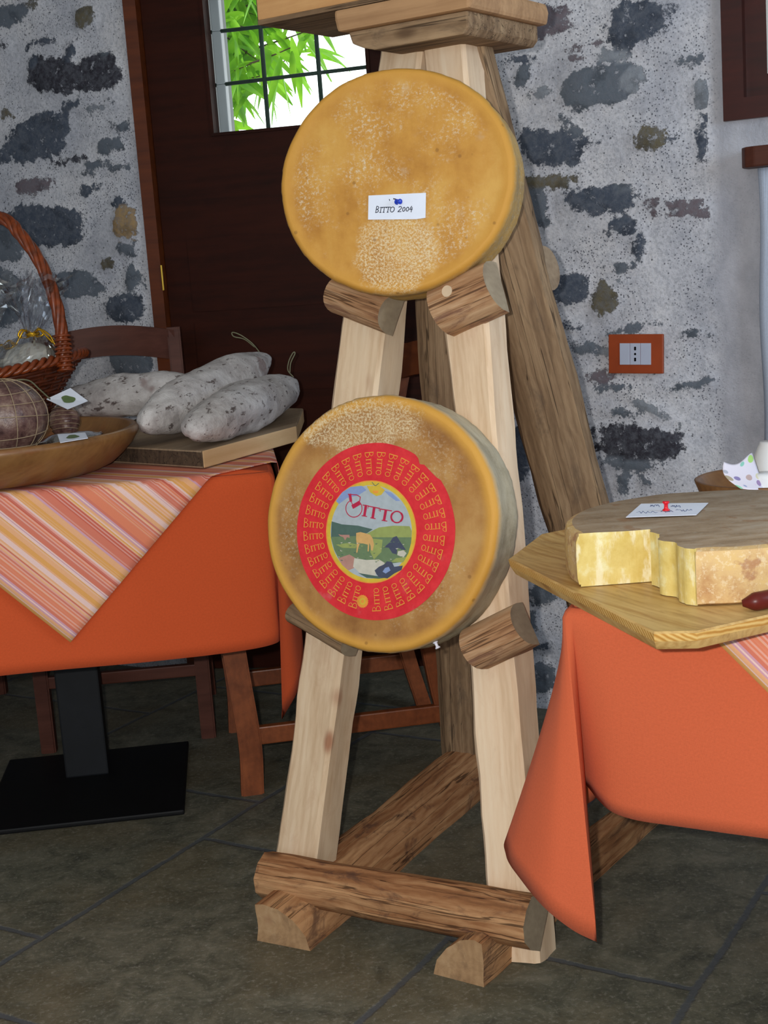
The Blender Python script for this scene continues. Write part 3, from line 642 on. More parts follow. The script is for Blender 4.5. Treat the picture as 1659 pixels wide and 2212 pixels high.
beam('leg', rl_top, rl_bot, -EV + EU * 0.35, 0.133, 0.075, MAT['weather'], easel, sec='hex', amp=0.004, n=46, seed=4)
fl0, fl1 = zp(612, 2043, 0.0), zp(1035, 1678, 0.0); d_ = (fl1 - fl0).normalized()
beam('sill', fl0 + V3((0, 0, .07)), fl1 + d_ * 0.03 + V3((0, 0, .07)), (0, 0, 1), 0.115, 0.078, MAT['bark'], easel, sec='quarterR', amp=0.004, seed=5, endmat=MAT['endwarm'])
fr0, fr1 = zp(990, 2118, 0.0), zp(1345, 1800, 0.0); d_ = (fr1 - fr0).normalized()
beam('sill', fr0 + V3((0, 0, .075)), fr1 + d_ * 0.16 + V3((0, 0, .075)), (0, 0, 1), 0.095, 0.078, MAT['bark'], easel, sec='quarter', amp=0.004, seed=6, endmat=MAT['endwarm'])
beam('crossbar', fp(552, 1880, 0.075), fp(1132, 1984, 0.075), EN + V3((0, 0, 0.45)), 0.085, 0.075, MAT['bark'], easel, sec='hex', amp=0.003, seed=7, endmat=MAT['endgrain'])
# cradle pegs under each wheel
def peg(a, b, w_, dep, seed, mt=MAT['peg'], dowel=None):
    o = beam('peg', fp(*a, dep + 0.001), fp(*b, dep + 0.001), EN, w_, dep, mt, easel, sec='half', amp=0.002, n=12, seed=seed, endmat=MAT['endgrain'])
    if dowel:
        c = fp(*dowel, dep - 0.004); mm = MB(); mm.tube([c - EN * 0.02, c + EN * 0.006], 0.0095, 16); add('dowel', mm.me(), MAT['dowel'], o)
    return o
peg((700, 628), (820, 672), 0.072, 0.06, 11)
peg((925, 662), (1046, 608), 0.088, 0.062, 12, dowel=(969, 630))
peg((618, 1322), (738, 1392), 0.05, 0.055, 13, MAT['weather'])
peg((995, 1404), (1108, 1350), 0.075, 0.062, 14, dowel=None)
# log stub on the rear right leg
lg = (rl_bot - rl_top).normalized(); tt_ = (1.12 - 0.04 - rl_top.z) / lg.z; pc = rl_top + lg * tt_
a_, b_ = pl(1120, 602, pc + EV * .13, EV), pl(1207, 577, pc + EV * .13, EV)
beam('peg', a_, b_, EV + EU * .1, 0.085, 0.055, MAT['peg'], easel, sec='half', amp=0.001, n=12, seed=15, endmat=MAT['board'])
# cap block and slab on top
def uvz(P): q = P - A0; return q.dot(EU), q.dot(EV), P.z
bu0, bv, bz = uvz(ev(752, 70, 0.215)); bu1 = uvz(ev(1012, 60, 0.215))[0]; zb = uvz(ev(900, 92, 0.215))[2]; zt = uvz(ev(900, 42, 0.215))[2]
EM = frame_m(A0, EU, V3((0, 0, 1)))
prof = [(bu0, zt), (bu0 + 0.006, zt - 0.02), (bu0 + 0.028, zb + 0.006), (bu0 + 0.05, zb), (bu1 - 0.01, zb), (bu1, zb + 0.01), (bu1, zt)]
def extr(prof, v0, v1, bev=0.004):
    me = prism_me(prof, 0, v1 - v0, bev); 
    for v in me.vertices: v.co = V3((v.co.x, v0 + v.co.z, v.co.y))
    me.flip_normals(); return me
add('cap_block', extr(prof, 0.215, 0.46), MAT['weather'], easel, EM)
rp = [(bu0 - 0.012, zt), (bu0 - 0.016, zt + 0.02), (bu0 - 0.016, zt + 0.036), (bu1 + 0.012, zt + 0.036), (bu1 + 0.016, zt + 0.02), (bu1 + 0.012, zt)]
slab = add('top_slab', extr(rp, 0.20, 0.475, 0.006), MAT['slab'], easel, EM)
zs = zt + 0.036
# tray lying on the slab
tA_, tB_ = ev(568, 40, 0.22), ev(842, 8, 0.22)
tu0, tu1 = uvz(tA_)[0], bu0 + 0.2; tz = zs + 0.001
tray = tag(empty('wooden_tray', A0 + EU * (bu0 + 0.02) + EV * 0.3 + V3((0, 0, tz))), 'honey coloured wooden tray lying on the top slab of the easel', 'tray')
tv0, tv1 = 0.205, 0.43
mb = MB(); mb.box(((tu0 + tu1) / 2, (tv0 + tv1) / 2, tz + 0.004), tu1 - tu0, tv1 - tv0, 0.008); add('tray_bottom', mb.me(), MAT['weather'], tray, EM)
for v in (tv0 + 0.007, tv1 - 0.007): add('tray_rail', box_me(tu1 - tu0, 0.014, 0.042, 0.002, c=((tu0 + tu1) / 2, v, tz + 0.029)), MAT['tray'], tray, EM)
for u in (tu0 + 0.007, tu1 - 0.007): add('tray_rail', box_me(0.014, tv1 - tv0 - 0.03, 0.042, 0.002, c=(u, (tv0 + tv1) / 2, tz + 0.029)), MAT['tray'], tray, EM)

# ------------------------------------------------------------------ the two upright wheels
MAT['cheeseA'] = cheesemat('old_ochre_cheese_rind', [(172, 116, 44), (196, 142, 62), (208, 160, 80)], [(140, 122, 92), (184, 148, 84), (202, 158, 80)], 0.75, (0.0, -0.115, 0.085, 0.085), (200, 146, 62))
MAT['cheeseB'] = cheesemat('mature_brown_ochre_cheese_rind', [(136, 90, 46), (170, 122, 66), (188, 146, 88)], [(150, 138, 112), (178, 166, 140), (196, 186, 160)], 0.35, (-0.05, 0.165, 0.15, 0.055), (206, 152, 66))
def wheel(name, cpx, off, yaw, lean, rpx, thick, mat, seed, ex=1.0):
    c = fp(*cpx, off); nrm = V3((math.sin(yaw) * -math.cos(lean), -math.cos(yaw) * math.cos(lean), math.sin(lean)))
    x = V3((math.cos(yaw), -math.sin(yaw), 0)); m = frame_m(c, x, nrm)
    dep = (c - CC).dot(CF); Rr = rpx * dep / FPX
    n = 160; prof = [(0, 0)] + [(Rr * k, 0.0) for k in (.15, .3, .45, .6, .72, .8, .86)] + [(Rr * .9, 0.0006), (Rr * .94, 0.0022), (Rr * .965, 0.0020), (Rr * .985, -0.003), (Rr * .997, -0.009), (Rr, -0.016), (Rr * .99, -thick * .35), (Rr * .985, -thick * .5), (Rr * .99, -thick * .65), (Rr, -thick + .016), (Rr * .992, -thick + .008), (Rr * .965, -thick), (Rr * .5, -thick), (0, -thick)]
    vs, side, rad = [], [], []
    for (r, z) in prof:
        for k in range(n):
            a = 2 * math.pi * k / n
            w = 1 + 0.014 * noise.noise(V3((math.cos(a) * 1.3 + seed, math.sin(a) * 1.3, 0))) + 0.005 * noise.noise(V3((math.cos(a) * 6 + seed, math.sin(a) * 6, 0)))
            zz = z + (0.0012 * noise.noise(V3((r * math.cos(a) * 40 + seed, r * math.sin(a) * 40, 0))) if (r > Rr * .82 and z > -0.004) else 0)
            rr = r * (w if r > Rr * .75 else 1); rr += 0.0012 * noise.noise(V3((math.cos(a) * 30, math.sin(a) * 30, z * 60))) if z < -.004 and z > -thick else 0
            vs.append((rr * math.cos(a) * ex, rr * math.sin(a), zz)); rad.append(r / Rr); side.append(max(0, min(1, (-z - 0.004) / 0.008)))
    fs = [(i * n + k, i * n + (k + 1) % n, (i + 1) * n + (k + 1) % n, (i + 1) * n + k) for i in range(len(prof) - 1) for k in range(n)]
    me = bpy.data.meshes.new('wheel'); me.from_pydata(vs, [], fs); set_attr(me, 'side', side); set_attr(me, 'rad', rad)
    bm = bmesh.new(); bm.from_mesh(me); bmesh.ops.remove_doubles(bm, verts=bm.verts, dist=1e-6); bmesh.ops.recalc_face_normals(bm, faces=bm.faces); bm.to_mesh(me); bm.free(); me.shade_smooth()
    return add(name, me, mat, None, m), m, nrm, Rr
cw1, m1, n1, R1 = wheel('cheese_wheel', (851, 391), 0.105, R(17), LEAN - R(3), 244, 0.092, MAT['cheeseA'], 1.0, 1.09)
tag(cw1, 'upper ochre cheese wheel with a handwritten white slip pinned on it', 'cheese', 'upright cheese wheels on the easel')
cw2, m2, n2, R2 = wheel('cheese_wheel', (815, 1131), 0.105, R(27), LEAN, 281, 0.095, MAT['cheeseB'], 5.0)
tag(cw2, 'lower brown ochre cheese wheel with the big round red printed label', 'cheese', 'upright cheese wheels on the easel')

def onface(m, nrm):
    inv = m.inverted()
    def f(x, y, z=0.0):
        P = pl(x, y, m.translation, nrm); q = inv @ P; return (q.x, q.y, z)
    return f
L1, L2 = onface(m1, n1), onface(m2, n2)
def flat(name, polys, mats, parent, m, z, thick=0.0003, attr=None):
    """polys: list of (points2d list, material index); thin printed or cut shapes"""
    mb = MB()
    for k, (p, mi) in enumerate(polys):
        n = len(p); zz = z + k * 0.000004
        mb.addd([(q[0], q[1], zz) for q in p] + [(q[0], q[1], zz - thick) for q in p], [tuple(range(n))] + [(i, (i + 1) % n, n + (i + 1) % n, n + i) for i in range(n)], mi)
    return add(name, mb.me(), mats, parent, m)
def ribbon(pts, w):
    pts = [V3((p[0], p[1], 0)) for p in pts]; out = []
    for a, b in zip(pts[:-1], pts[1:]):
        d = (b - a); 
        if d.length < 1e-7: continue
        d.normalize(); s = V3((-d.y, d.x, 0)) * w / 2; e = d * w * 0.25
        out.append([(q.x, q.y) for q in (a - e + s, a - e - s, b + e - s, b + e + s)])
    return out
def arc(cx, cy, rx, ry, a0, a1, n=12): return [(cx + rx * math.cos(R(a0 + (a1 - a0) * i / n)), cy + ry * math.sin(R(a0 + (a1 - a0) * i / n))) for i in range(n + 1)]
# stroke letters in a unit box (x right, y up); each stroke: points, relative weight
GL = {'B': [([(0.12, 0), (0.12, 1)], 1.3), (arc(.12, .77, .38, .23, 90, -90, 8), .7), (arc(.12, .27, .5, .27, 90, -90, 8), .9)],
      'I': [([(.2, 0), (.2, .8)], 1.4), ([(.05, 0), (.35, 0)], .5), ([(.05, .8), (.35, .8)], .5)],
      'T': [([(.32, 0), (.32, .8)], 1.4), ([(0, .8), (.64, .8)], .6), ([(0, .8), (0, .68)], .5), ([(.64, .8), (.64, .68)], .5), ([(.2, 0), (.44, 0)], .5)],
      'O': [(arc(.35, .4, .33, .4, 0, 360, 16), .9)], '2': [(arc(.3, .6, .25, .22, 150, -20, 8) + [(.05, .02), (.6, .02)], .9)],
      '0': [(arc(.28, .36, .2, .32, 0, 360, 12), .9)], '4': [([(.3, .8), (.05, .3), (.5, .3)], .9), ([(.42, .6), (.36, -.12)], .9)],
      'ib': [([(.12, 0), (.12, 1)], 1.2), (arc(.12, .75, .38, .25, 90, -90, 8), 1), (arc(.12, .25, .42, .25, 90, -90, 8), 1)]}
ADV = {'B': .72, 'I': .42, 'T': .68, 'O': .78, '2': .7, '0': .6, '4': .65, ' ': .5, 'ib': .7}
def text(s, org, xd, yd, h, w):
    out = []; x = 0
    for ch in s:
        for pts, k in GL.get(ch, []):
            P = [(org[0] + xd[0] * (x + p[0]) * h + yd[0] * p[1] * h, org[1] + xd[1] * (x + p[0]) * h + yd[1] * p[1] * h) for p in pts]
            out += ribbon(P, w * k)
        x += ADV[ch]
    return out
def flatmat(n, c, rough=0.55): return plain(n, c, rough, 0.25, var=0.08, scale=90)
def redlabel():
    t = NT('printed_red_label_paper', 0.5, 0.3); v = t.co()
    c = t.ramp(t.noise(v, 30, 5, 0.7), [(0.35, lin((206, 34, 46))), (0.65, lin((222, 52, 58)))])
    worn = t.step(t.noise(t.co(scale=(1, 1, 1), loc=(.3, .1, 0)), 16, 4, .6), .56, .7); low = t.step(t.sep(v)[1], -0.02, -0.09)
    c = t.mix(t.math('MULTIPLY', t.math('MULTIPLY', worn, low), 0.4), c, lin((206, 130, 130))); t.color(c); return t.m
MAT['lred'] = redlabel()
# round label
cl = L2(808, 1148); rl = (V3(L2(808, 957)) - V3(L2(808, 1340))).length / 2
pts = []
for k in range(120):
    a = 2 * math.pi * k / 120; r = rl * (1 + 0.004 * noise.noise(V3((math.cos(a) * 5, math.sin(a) * 5, 0))))
    dg = math.degrees(a)
    if 36 < dg < 58: r *= 0.985 - 0.02 * math.sin(R((dg - 36) / 22 * 180))
    if 52 < dg < 56: r *= 0.965
    pts.append((cl[0] + r * math.cos(a), cl[1] + r * math.sin(a)))
label = flat('round_label', [(pts, 0)], [MAT['lred']], cw2, m2, 0.0011, 0.0008); label['label'] = 'red round paper label with yellow lettering and a meadow picture'
yel = flatmat('label_yellow_print', (226, 152, 62)); polys = []
nrep = 36
tilt0 = R(4)
for k in range(nrep):
    a = 2 * math.pi * (k + 0.5) / nrep
    if abs(((math.degrees(a) - 262 + 180) % 360) - 180) < 5: continue
    d = (-math.cos(a), -math.sin(a)); up = (-d[1], d[0])          # reads towards the centre
    r0_ = rl * 0.905; h_ = rl * 0.082
    o_ = (cl[0] + r0_ * math.cos(a) - up[0] * h_ * 0.45, cl[1] + r0_ * math.sin(a) - up[1] * h_ * 0.45)
    polys += [(p, 0) for p in text('B', (o_[0] - up[0] * h_ * .12, o_[1] - up[1] * h_ * .12), d, up, h_ * 1.28, rl * 0.0075)] + [(p, 0) for p in text('ITTO', (o_[0] + d[0] * h_ * .95, o_[1] + d[1] * h_ * .95), d, up, h_ * .92, rl * 0.0075)]
flat('ring_lettering', polys, [yel], label, m2, 0.0013, 0.0001)
def Z3(x, y): q = L2(700 + x / 7.541, 1020 + y / 7.54); return (q[0], q[1])
def ell(cx, cy, rx, ry, n=56): return [Z3(cx + rx * math.cos(2 * math.pi * k / n), cy - ry * math.sin(2 * math.pi * k / n)) for k in range(n)]
def pz(*p): return [Z3(*q) for q in p]
pm = [flatmat('print_sky', (168, 178, 184)), flatmat('print_gold', (208, 178, 60)), flatmat('print_dark_green', (78, 102, 94)), flatmat('print_meadow', (146, 158, 92)), flatmat('print_green', (104, 126, 92)),
      flatmat('print_cow', (206, 164, 104)), flatmat('print_slate', (70, 76, 96)), flatmat('print_pale', (196, 192, 178)), flatmat('print_pink', (176, 132, 120)), flatmat('print_blue', (132, 152, 196)), flatmat('print_orange', (226, 150, 60))]
rr = random.Random(3)
P_ = [(ell(775, 972, 737, 838), 10), (ell(775, 972, 720, 820), 1), (ell(775, 972, 662, 760), 0),
      (pz((200, 470), (300, 330), (440, 240), (620, 222), (700, 290), (560, 380), (380, 420), (250, 520)), 9), (pz((980, 300), (1100, 330), (1250, 470), (1180, 470), (1060, 380)), 9),
      (pz((130, 800), (300, 850), (560, 870), (800, 930), (720, 985), (560, 1060), (120, 1060)), 2), (pz((700, 1000), (900, 900), (1150, 870), (1400, 880), (1436, 960), (1430, 1100), (700, 1120)), 3),
      (pz((116, 1055), (500, 1040), (800, 1060), (1432, 1060), (1425, 1150), (1380, 1320), (1300, 1460), (1000, 1500), (240, 1400), (170, 1260)), 4),
      (pz((200, 1180), (420, 1150), (560, 1180), (520, 1240), (300, 1230)), 3), (pz((800, 1080), (960, 1100), (940, 1300), (820, 1420), (760, 1300)), 3), (pz((1180, 1400), (1340, 1380), (1290, 1470), (1100, 1460)), 3),
      (pz((240, 1400), (420, 1340), (520, 1400), (500, 1560), (400, 1600), (300, 1510)), 8), (pz((500, 1400), (700, 1430), (900, 1420), (1000, 1480), (860, 1600), (840, 1700), (600, 1650), (480, 1540)), 7),
      (pz((560, 1640), (860, 1690), (1080, 1710), (900, 1735), (700, 1720)), 2),
      # grazing animal, small one, hut, rocks
      (pz((530, 990), (600, 975), (700, 1000), (760, 1020), (800, 1080), (820, 1180), (800, 1280), (770, 1270), (765, 1200), (745, 1150), (735, 1290), (715, 1290), (720, 1180), (640, 1160), (590, 1160), (565, 1230), (550, 1310), (530, 1310), (540, 1200), (530, 1080)), 5),
      (pz((240, 1010), (290, 1020), (420, 1020), (425, 1070), (380, 1060), (350, 1110), (320, 1060), (270, 1040)), 8),
      (pz((980, 1225), (1080, 1140), (1130, 1060), (1190, 1040), (1240, 1120), (1350, 1280), (1200, 1230), (1190, 1340), (1120, 1320), (1060, 1230)), 6), (pz((1210, 1290), (1300, 1270), (1350, 1320), (1300, 1390), (1200, 1350)), 7),
      (pz((830, 1600), (900, 1540), (990, 1500), (1030, 1450), (1110, 1460), (1150, 1540), (1290, 1520), (1270, 1590), (1150, 1650), (1040, 1730), (900, 1710), (860, 1660)), 6), (pz((1000, 1560), (1060, 1540), (1090, 1600), (1010, 1650), (960, 1620)), 9),
      (pz((700, 225), (760, 330), (860, 390), (940, 370), (1000, 290), (900, 215)), 1), (pz((790, 300), (900, 300), (880, 345), (820, 345)), 10)]
for q in range(46):
    x_, y_ = rr.uniform(220, 1320), rr.uniform(1130, 1460); P_.append((pz((x_, y_), (x_ + rr.uniform(20, 60), y_ + rr.uniform(-6, 6)), (x_ + rr.uniform(10, 30), y_ + rr.uniform(8, 18))), rr.choice([2, 3, 4, 7])))
pic = flat('meadow_picture', P_, pm, label, m2, 0.00145, 0.00005)
crim = flatmat('print_crimson', (178, 36, 70)); T = []
zz = lambda pts, w: [(p, 0) for p in ribbon([Z3(*q) for q in pts], w)]
u_ = (V3(L2(810, 1100)) - V3(L2(809, 1100))).length / 7.54     # one crop pixel on the label
T += zz([(495 + 132 * math.cos(R(a)), 590 - 142 * math.sin(R(a))) for a in range(128, 400, 8)], 13 * u_)
T += zz([(430, 365), (445, 470)], 44 * u_) + zz([(445, 470), (490, 560)], 12 * u_) + zz([(400, 360), (540, 370), (600, 405), (590, 460), (560, 500)], 13 * u_) + zz([(480, 560), (585, 500)], 62 * u_)
T += zz([(690, 545), (665, 710)], 42 * u_) + zz([(640, 535), (735, 550)], 13 * u_) + zz([(625, 708), (705, 722)], 13 * u_)
T += zz([(825, 580), (800, 745)], 42 * u_) + zz([(725, 552), (915, 590)], 15 * u_) + zz([(765, 742), (845, 757)], 13 * u_) + zz([(728, 555), (722, 590)], 10 * u_) + zz([(915, 590), (905, 625)], 10 * u_)
T += zz([(1015, 620), (985, 785)], 42 * u_) + zz([(925, 600), (1110, 630)], 15 * u_) + zz([(950, 783), (1035, 798)], 13 * u_) + zz([(928, 602), (922, 640)], 10 * u_)
T += zz([(1195 + 88 * math.cos(R(a)), 730 - 92 * math.sin(R(a))) for a in range(0, 368, 12)], 19 * u_) + zz([(1195 + 92 * math.cos(R(a)), 730 - 90 * math.sin(R(a))) for a in range(-45, 50, 12)], 30 * u_) + zz([(1195 + 92 * math.cos(R(a)), 730 - 90 * math.sin(R(a))) for a in range(140, 230, 12)], 28 * u_)
flat('title_lettering', T, [crim], label, m2, 0.00175, 0.00005)
bird = zz([(790, 165), (830, 215), (850, 220), (900, 180)], 9 * u_); flat('bird_mark', bird, [pm[2]], label, m2, 0.00175, 0.00005)
sc_ = L2(784, 1299); sr = rl * 0.072; S_ = []
S_.append(([(sc_[0] + sr * (1.06 if k % 2 else .94) * math.cos(2 * math.pi * k / 40), sc_[1] + sr * (1.06 if k % 2 else .94) * math.sin(2 * math.pi * k / 40)) for k in range(40)], 0))
S_.append(([(sc_[0] + sr * .55 * math.cos(2 * math.pi * k / 24), sc_[1] + sr * .55 * math.sin(2 * math.pi * k / 24)) for k in range(24)], 1))
S_.append(([(sc_[0] + sr * .3 * math.cos(2 * math.pi * k / 12), sc_[1] + sr * .3 * math.sin(2 * math.pi * k / 12)) for k in range(12)], 0))
flat('seal_mark', S_, [pm[10], pm[1]], label, m2, 0.00145, 0.00005)

# slip of paper pinned on the upper wheel
q = [L1(*p) for p in ((797, 423), (921, 417), (920, 471), (900, 474), (796, 475))]
slip_c = m1 @ V3(L1(858, 447))
slip = flat('paper_slip', [([(a[0], a[1]) for a in q][::-1], 0)], [MAT['paper']], None, m1, 0.0026, 0.0006)
tag(slip, 'white handwritten slip of paper pinned on the upper cheese wheel', 'paper slip', 'handwritten slips on the cheeses')
a0_, a1_ = V3(L1(811, 460)), V3(L1(893, 457)); xd = (a1_ - a0_).normalized(); yd = V3((-xd.y, xd.x, 0)); hh = (a1_ - a0_).length / 6.3
GL['B2'] = GL['ib']; tx = []
x = 0
for ch in ['ib', 'I', 'T', 'T', 'O', ' ', '2', '0', '0', '4']:
    for pts_, k in GL.get(ch, []):
        sl = 0.18
        tx += ribbon([(a0_.x + xd.x * (x + p[0] + sl * p[1]) * hh + yd.x * p[1] * hh, a0_.y + xd.y * (x + p[0] + sl * p[1]) * hh + yd.y * p[1] * hh) for p in pts_], hh * 0.11)
    x += ADV[ch]
flat('handwriting', [(p, 0) for p in tx], [MAT['ink']], slip, m1, 0.0029, 0.0001)
mk = ribbon([L1(842, 431)[:2], L1(843, 434)[:2]], 0.0012) + ribbon([L1(851, 430)[:2], L1(856, 431)[:2]], 0.0018)
flat('smudge', [(p, 0) for p in mk], [MAT['ink']], slip, m1, 0.0029, 0.0001)
def push_pin(base, axis, mat, label, s=1.0, group=None):
    z = V3(axis).normalized(); x = z.orthogonal().normalized(); m = frame_m(base, x, z)
    prof = [(0, 0.0), (.0045, 0.0002), (.0047, .0012), (.003, .0022), (.0024, .004), (.0024, .0075), (.0032, .0088), (.0042, .0098), (.0044, .0112), (.0036, .0118), (0, .0119)]
    o = add('push_pin', lathe_me([(r * s, zz * s) for r, zz in prof], 24), mat, None, m)
    mm = MB(); mm.tube([(0, 0, 0.0005), (0, 0, -0.007 * s)], 0.0005, 6); add('needle', mm.me(), MAT['steel'], o, m)
    return tag(o, label, 'push pin', group)
push_pin(m1 @ V3(L1(858, 437, 0.0032)), n1 + V3((0.75, 0.1, -0.15)), MAT['bluepin'], 'blue push pin holding the slip on the upper cheese wheel', 1.0)
pb = m2 @ V3(L2(930, 1388)); 
pb2 = pb - n2 * 0.018; 
inv2 = m2.inverted(); q2 = inv2 @ pb2; k_ = (R2 * 1.004) / math.hypot(q2.x, q2.y)
pb2 = m2 @ V3((q2.x * k_, q2.y * k_, q2.z)); out = (m2.to_3x3() @ V3((q2.x, q2.y, 0))).normalized()
push_pin(pb2, out, MAT['clearpin'], 'white push pin stuck in the bottom edge of the lower wheel', 1.0)

# ------------------------------------------------------------------ tablecloth tools
def cloth_from_ribs(name, z, ribs, mat, z_top_pts=None):
    """ribs: closed loop of (top V3, hem V3); rolled edge, then falling to the hem"""
    prof = [(0.0, 0.0), (0.35, 0.0016), (0.75, 0.0065), (1.0, 0.014)]; rr = 0.014; K = 14
    vs, uv, fs = [], [], []; n = len(ribs); dist = 0
    cen = sum((r[0] for r in ribs), V3((0, 0, 0))) / n
    for i, (t, h) in enumerate(ribs):
        if i: dist += max((t - ribs[i - 1][0]).length, (h - ribs[i - 1][1]).length)
        d = (h - t); d.z = 0; inn = (cen - t); inn.z = 0; inn.normalize()
        for (a, b) in prof[:-1]:
            P = t + inn * rr * (1 - a); vs.append((P.x, P.y, z - b)); uv.append((dist, b, 0))
        for k in range(K + 1):
            s = k / K; q = s ** 1.15; P = V3((t.x + d.x * q, t.y + d.y * q, z - 0.014 + (h.z - z + 0.014) * s)); vs.append(P); uv.append((dist, s * (t - h).length, 0))
    c = len(prof) - 1 + K + 1
    for i in range(n):
        j = (i + 1) % n
        for k in range(c - 1): fs.append((i * c + k, i * c + k + 1, j * c + k + 1, j * c + k))
    b = len(vs)
    for i in range(n): P = ribs[i][0]; inn = (cen - P); inn.z = 0; inn.normalize(); P = P + inn * rr; vs.append((P.x, P.y, z)); uv.append((P.x, P.y, 0))
    fs.append(tuple(b + i for i in range(n)))
    me = bpy.data.meshes.new(name); me.from_pydata([tuple(v) for v in vs], [], fs); me.update(); set_attr(me, 'uvw', uv, 'FLOAT_VECTOR')
    bm = bmesh.new(); bm.from_mesh(me); bmesh.ops.recalc_face_normals(bm, faces=bm.faces); bm.to_mesh(me); bm.free(); me.shade_smooth()
    try: me.set_sharp_from_angle(angle=R(60))
    except Exception: pass
    o = add(name, me, mat); md = o.modifiers.new('thickness', 'SOLIDIFY'); md.thickness = 0.0022; md.offset = -1; return o
def smooth_ribs(seq, n=8):
    T = catmull([r[0] for r in seq], n); Hh = catmull([r[1] for r in seq], n); return list(zip(T, Hh))
def lin_ribs(a, b, n=4): return [(a[0].lerp(b[0], k / n), a[1].lerp(b[1], k / n)) for k in range(n)]
def topper(name, org, e, g, z, a_t, drop, S, ha0, ha1, depth, mat, off=0.003, flare=0.05, N=70):
    """square cloth laid diagonally; org = point on the front edge at a=0, e along the edge, g to the back"""
    vs, uv, fs = [], [], []
    def foldp(a, t):
        base = z + off; r = 0.012
        za = 0.0; oa = 0.0
        aa = a; tt = t
        if a > ha1: za = a - ha1; aa = ha1 + min(za, r) * 0.6 + max(0, za - r) * flare + off
        if a < ha0: za = ha0 - a; aa = ha0 - min(za, r) * 0.6 - max(0, za - r) * flare - off
        zt_ = 0.0
        if t < 0: zt_ = -t; tt = -(min(zt_, r) * 0.6 + max(0, zt_ - r) * flare) - off
        if t > depth: zt_ = t - depth; tt = depth + min(zt_, r) * 0.6 + off
        dz_ = za + zt_; dz_ = dz_ * dz_ / (2 * r) * 0.9 if dz_ < r else dz_ - r * 0.55
        P = org + e * aa + g * tt; return (P.x, P.y, base - dz_)
    for i in range(N + 1):
        for j in range(N + 1):
            p, q = S * i / N, S * j / N; a = a_t + (p - q) / math.sqrt(2); t = -drop + (p + q) / math.sqrt(2)
            vs.append(foldp(a, t)); uv.append((p, q, 0))
    for i in range(N):
        for j in range(N): k = i * (N + 1) + j; fs.append((k, k + 1, k + N + 2, k + N + 1))
    me = bpy.data.meshes.new(name); me.from_pydata(vs, [], fs); me.update(); set_attr(me, 'uvw', uv, 'FLOAT_VECTOR')
    bm = bmesh.new(); bm.from_mesh(me); bmesh.ops.recalc_face_normals(bm, faces=bm.faces); bm.to_mesh(me); bm.free(); me.shade_smooth()
    o = add(name, me, mat); md = o.modifiers.new('thickness', 'SOLIDIFY'); md.thickness = 0.0012; md.offset = 0; return o

# ------------------------------------------------------------------ left table
TZ = 0.752
ty = R(6); te = V3((math.cos(ty), math.sin(ty), 0)); tg = V3((-math.sin(ty), math.cos(ty), 0)); TC = V3((-0.707, 3.011, 0)); HA, HB = 0.46, 0.485
def tl(a, b, z=0.0): P = TC + te * a + tg * b; return V3((P.x, P.y, z))
tab = tag(empty('pedestal_table', TC, ty), 'black pedestal table under the orange cloth on the left', 'table')
TM = MW[tab.name]
add('tabletop', box_me(2 * HA - 0.02, 2 * HB - 0.02, 0.028, 0.004, c=(0, 0, TZ - 0.02)), MAT['frame'], tab, TM)
cb = zp(183, 1672, 0.02); q = TM.inverted() @ cb
add('column', box_me(0.098, 0.05, TZ - 0.045, 0.004, c=(q.x + 0.005, q.y + 0.03, (TZ - 0.034) / 2 + 0.006)), MAT['black'], tab, TM)
add('base_plate', box_me(0.43, 0.45, 0.012, 0.004, c=(0.0, -0.005, 0.0066)), MAT['blackbase'], tab, TM)
hemz = 0.418
def F(a, hb=-0.012, hz=hemz, b=None): return (tl(a, -HB, TZ), tl(a, -HB + hb, hz))
tipP = zp(610, 1553, 0.27)
front = [F(-0.40), F(-0.2, -.016), F(0, -.012), F(0.2, -.018), F(0.36, -.014, hemz + .002), (tl(.425, -HB, TZ), tl(.435, -HB + .004, hemz + .006)), (tl(.452, -HB + .004, TZ), tl(.447, -HB + .05, hemz + .012))]
q = TM.inverted() @ tipP
tiprib = (tl(HA - .002, -HB + .01, TZ), tipP)
side = [tiprib, (tl(HA, -HB + .03, TZ), V3((tipP + te * 0.045 + tg * .05).to_tuple()) + V3((0, 0, .06))), (tl(HA, -HB + .1, TZ), tl(HA + .035, -HB + .24, hemz - .03)), (tl(HA, -.2, TZ), tl(HA + .02, -.12, hemz)), (tl(HA, .1, TZ), tl(HA + .015, .1, hemz)), (tl(HA, HB - .04, TZ), tl(HA + .02, HB - .03, hemz))]
back = [(tl(HA - .01, HB, TZ), tl(HA + .03, HB + .04, hemz - .12)), (tl(HA - .06, HB, TZ), tl(HA - .06, HB + .012, hemz)), (tl(0, HB, TZ), tl(0, HB + .012, hemz)), (tl(-HA + .05, HB, TZ), tl(-HA + .05, HB + .012, hemz)), (tl(-HA, HB - .01, TZ), tl(-HA - .04, HB + .03, hemz - .12)), (tl(-HA, HB - .06, TZ), tl(-HA - .012, HB - .06, hemz)), (tl(-HA, 0, TZ), tl(-HA - .014, 0, hemz)), (tl(-HA, -HB + .06, TZ), tl(-HA - .012, -HB + .06, hemz)), (tl(-HA + .01, -HB, TZ), tl(-HA - .03, -HB - .03, hemz - .12)), (tl(-HA + .05, -HB, TZ), tl(-HA + .05, -HB - .012, hemz))]
ribs = smooth_ribs(front, 8) + lin_ribs(front[-1], tiprib, 5)[1:] + smooth_ribs(side, 7)[:-1] + smooth_ribs([side[-1]] + back, 5)
tc = tag(cloth_from_ribs('tablecloth', TZ + 0.003, ribs, MAT['orange']), 'plain orange tablecloth on the left table under the salamis', 'tablecloth', 'orange tablecloths')
org = tl(0, -HB, 0); tip = pl(155, 1400, tl(0, -HB - .015, 0), tg); at = (tip - TC).dot(te)
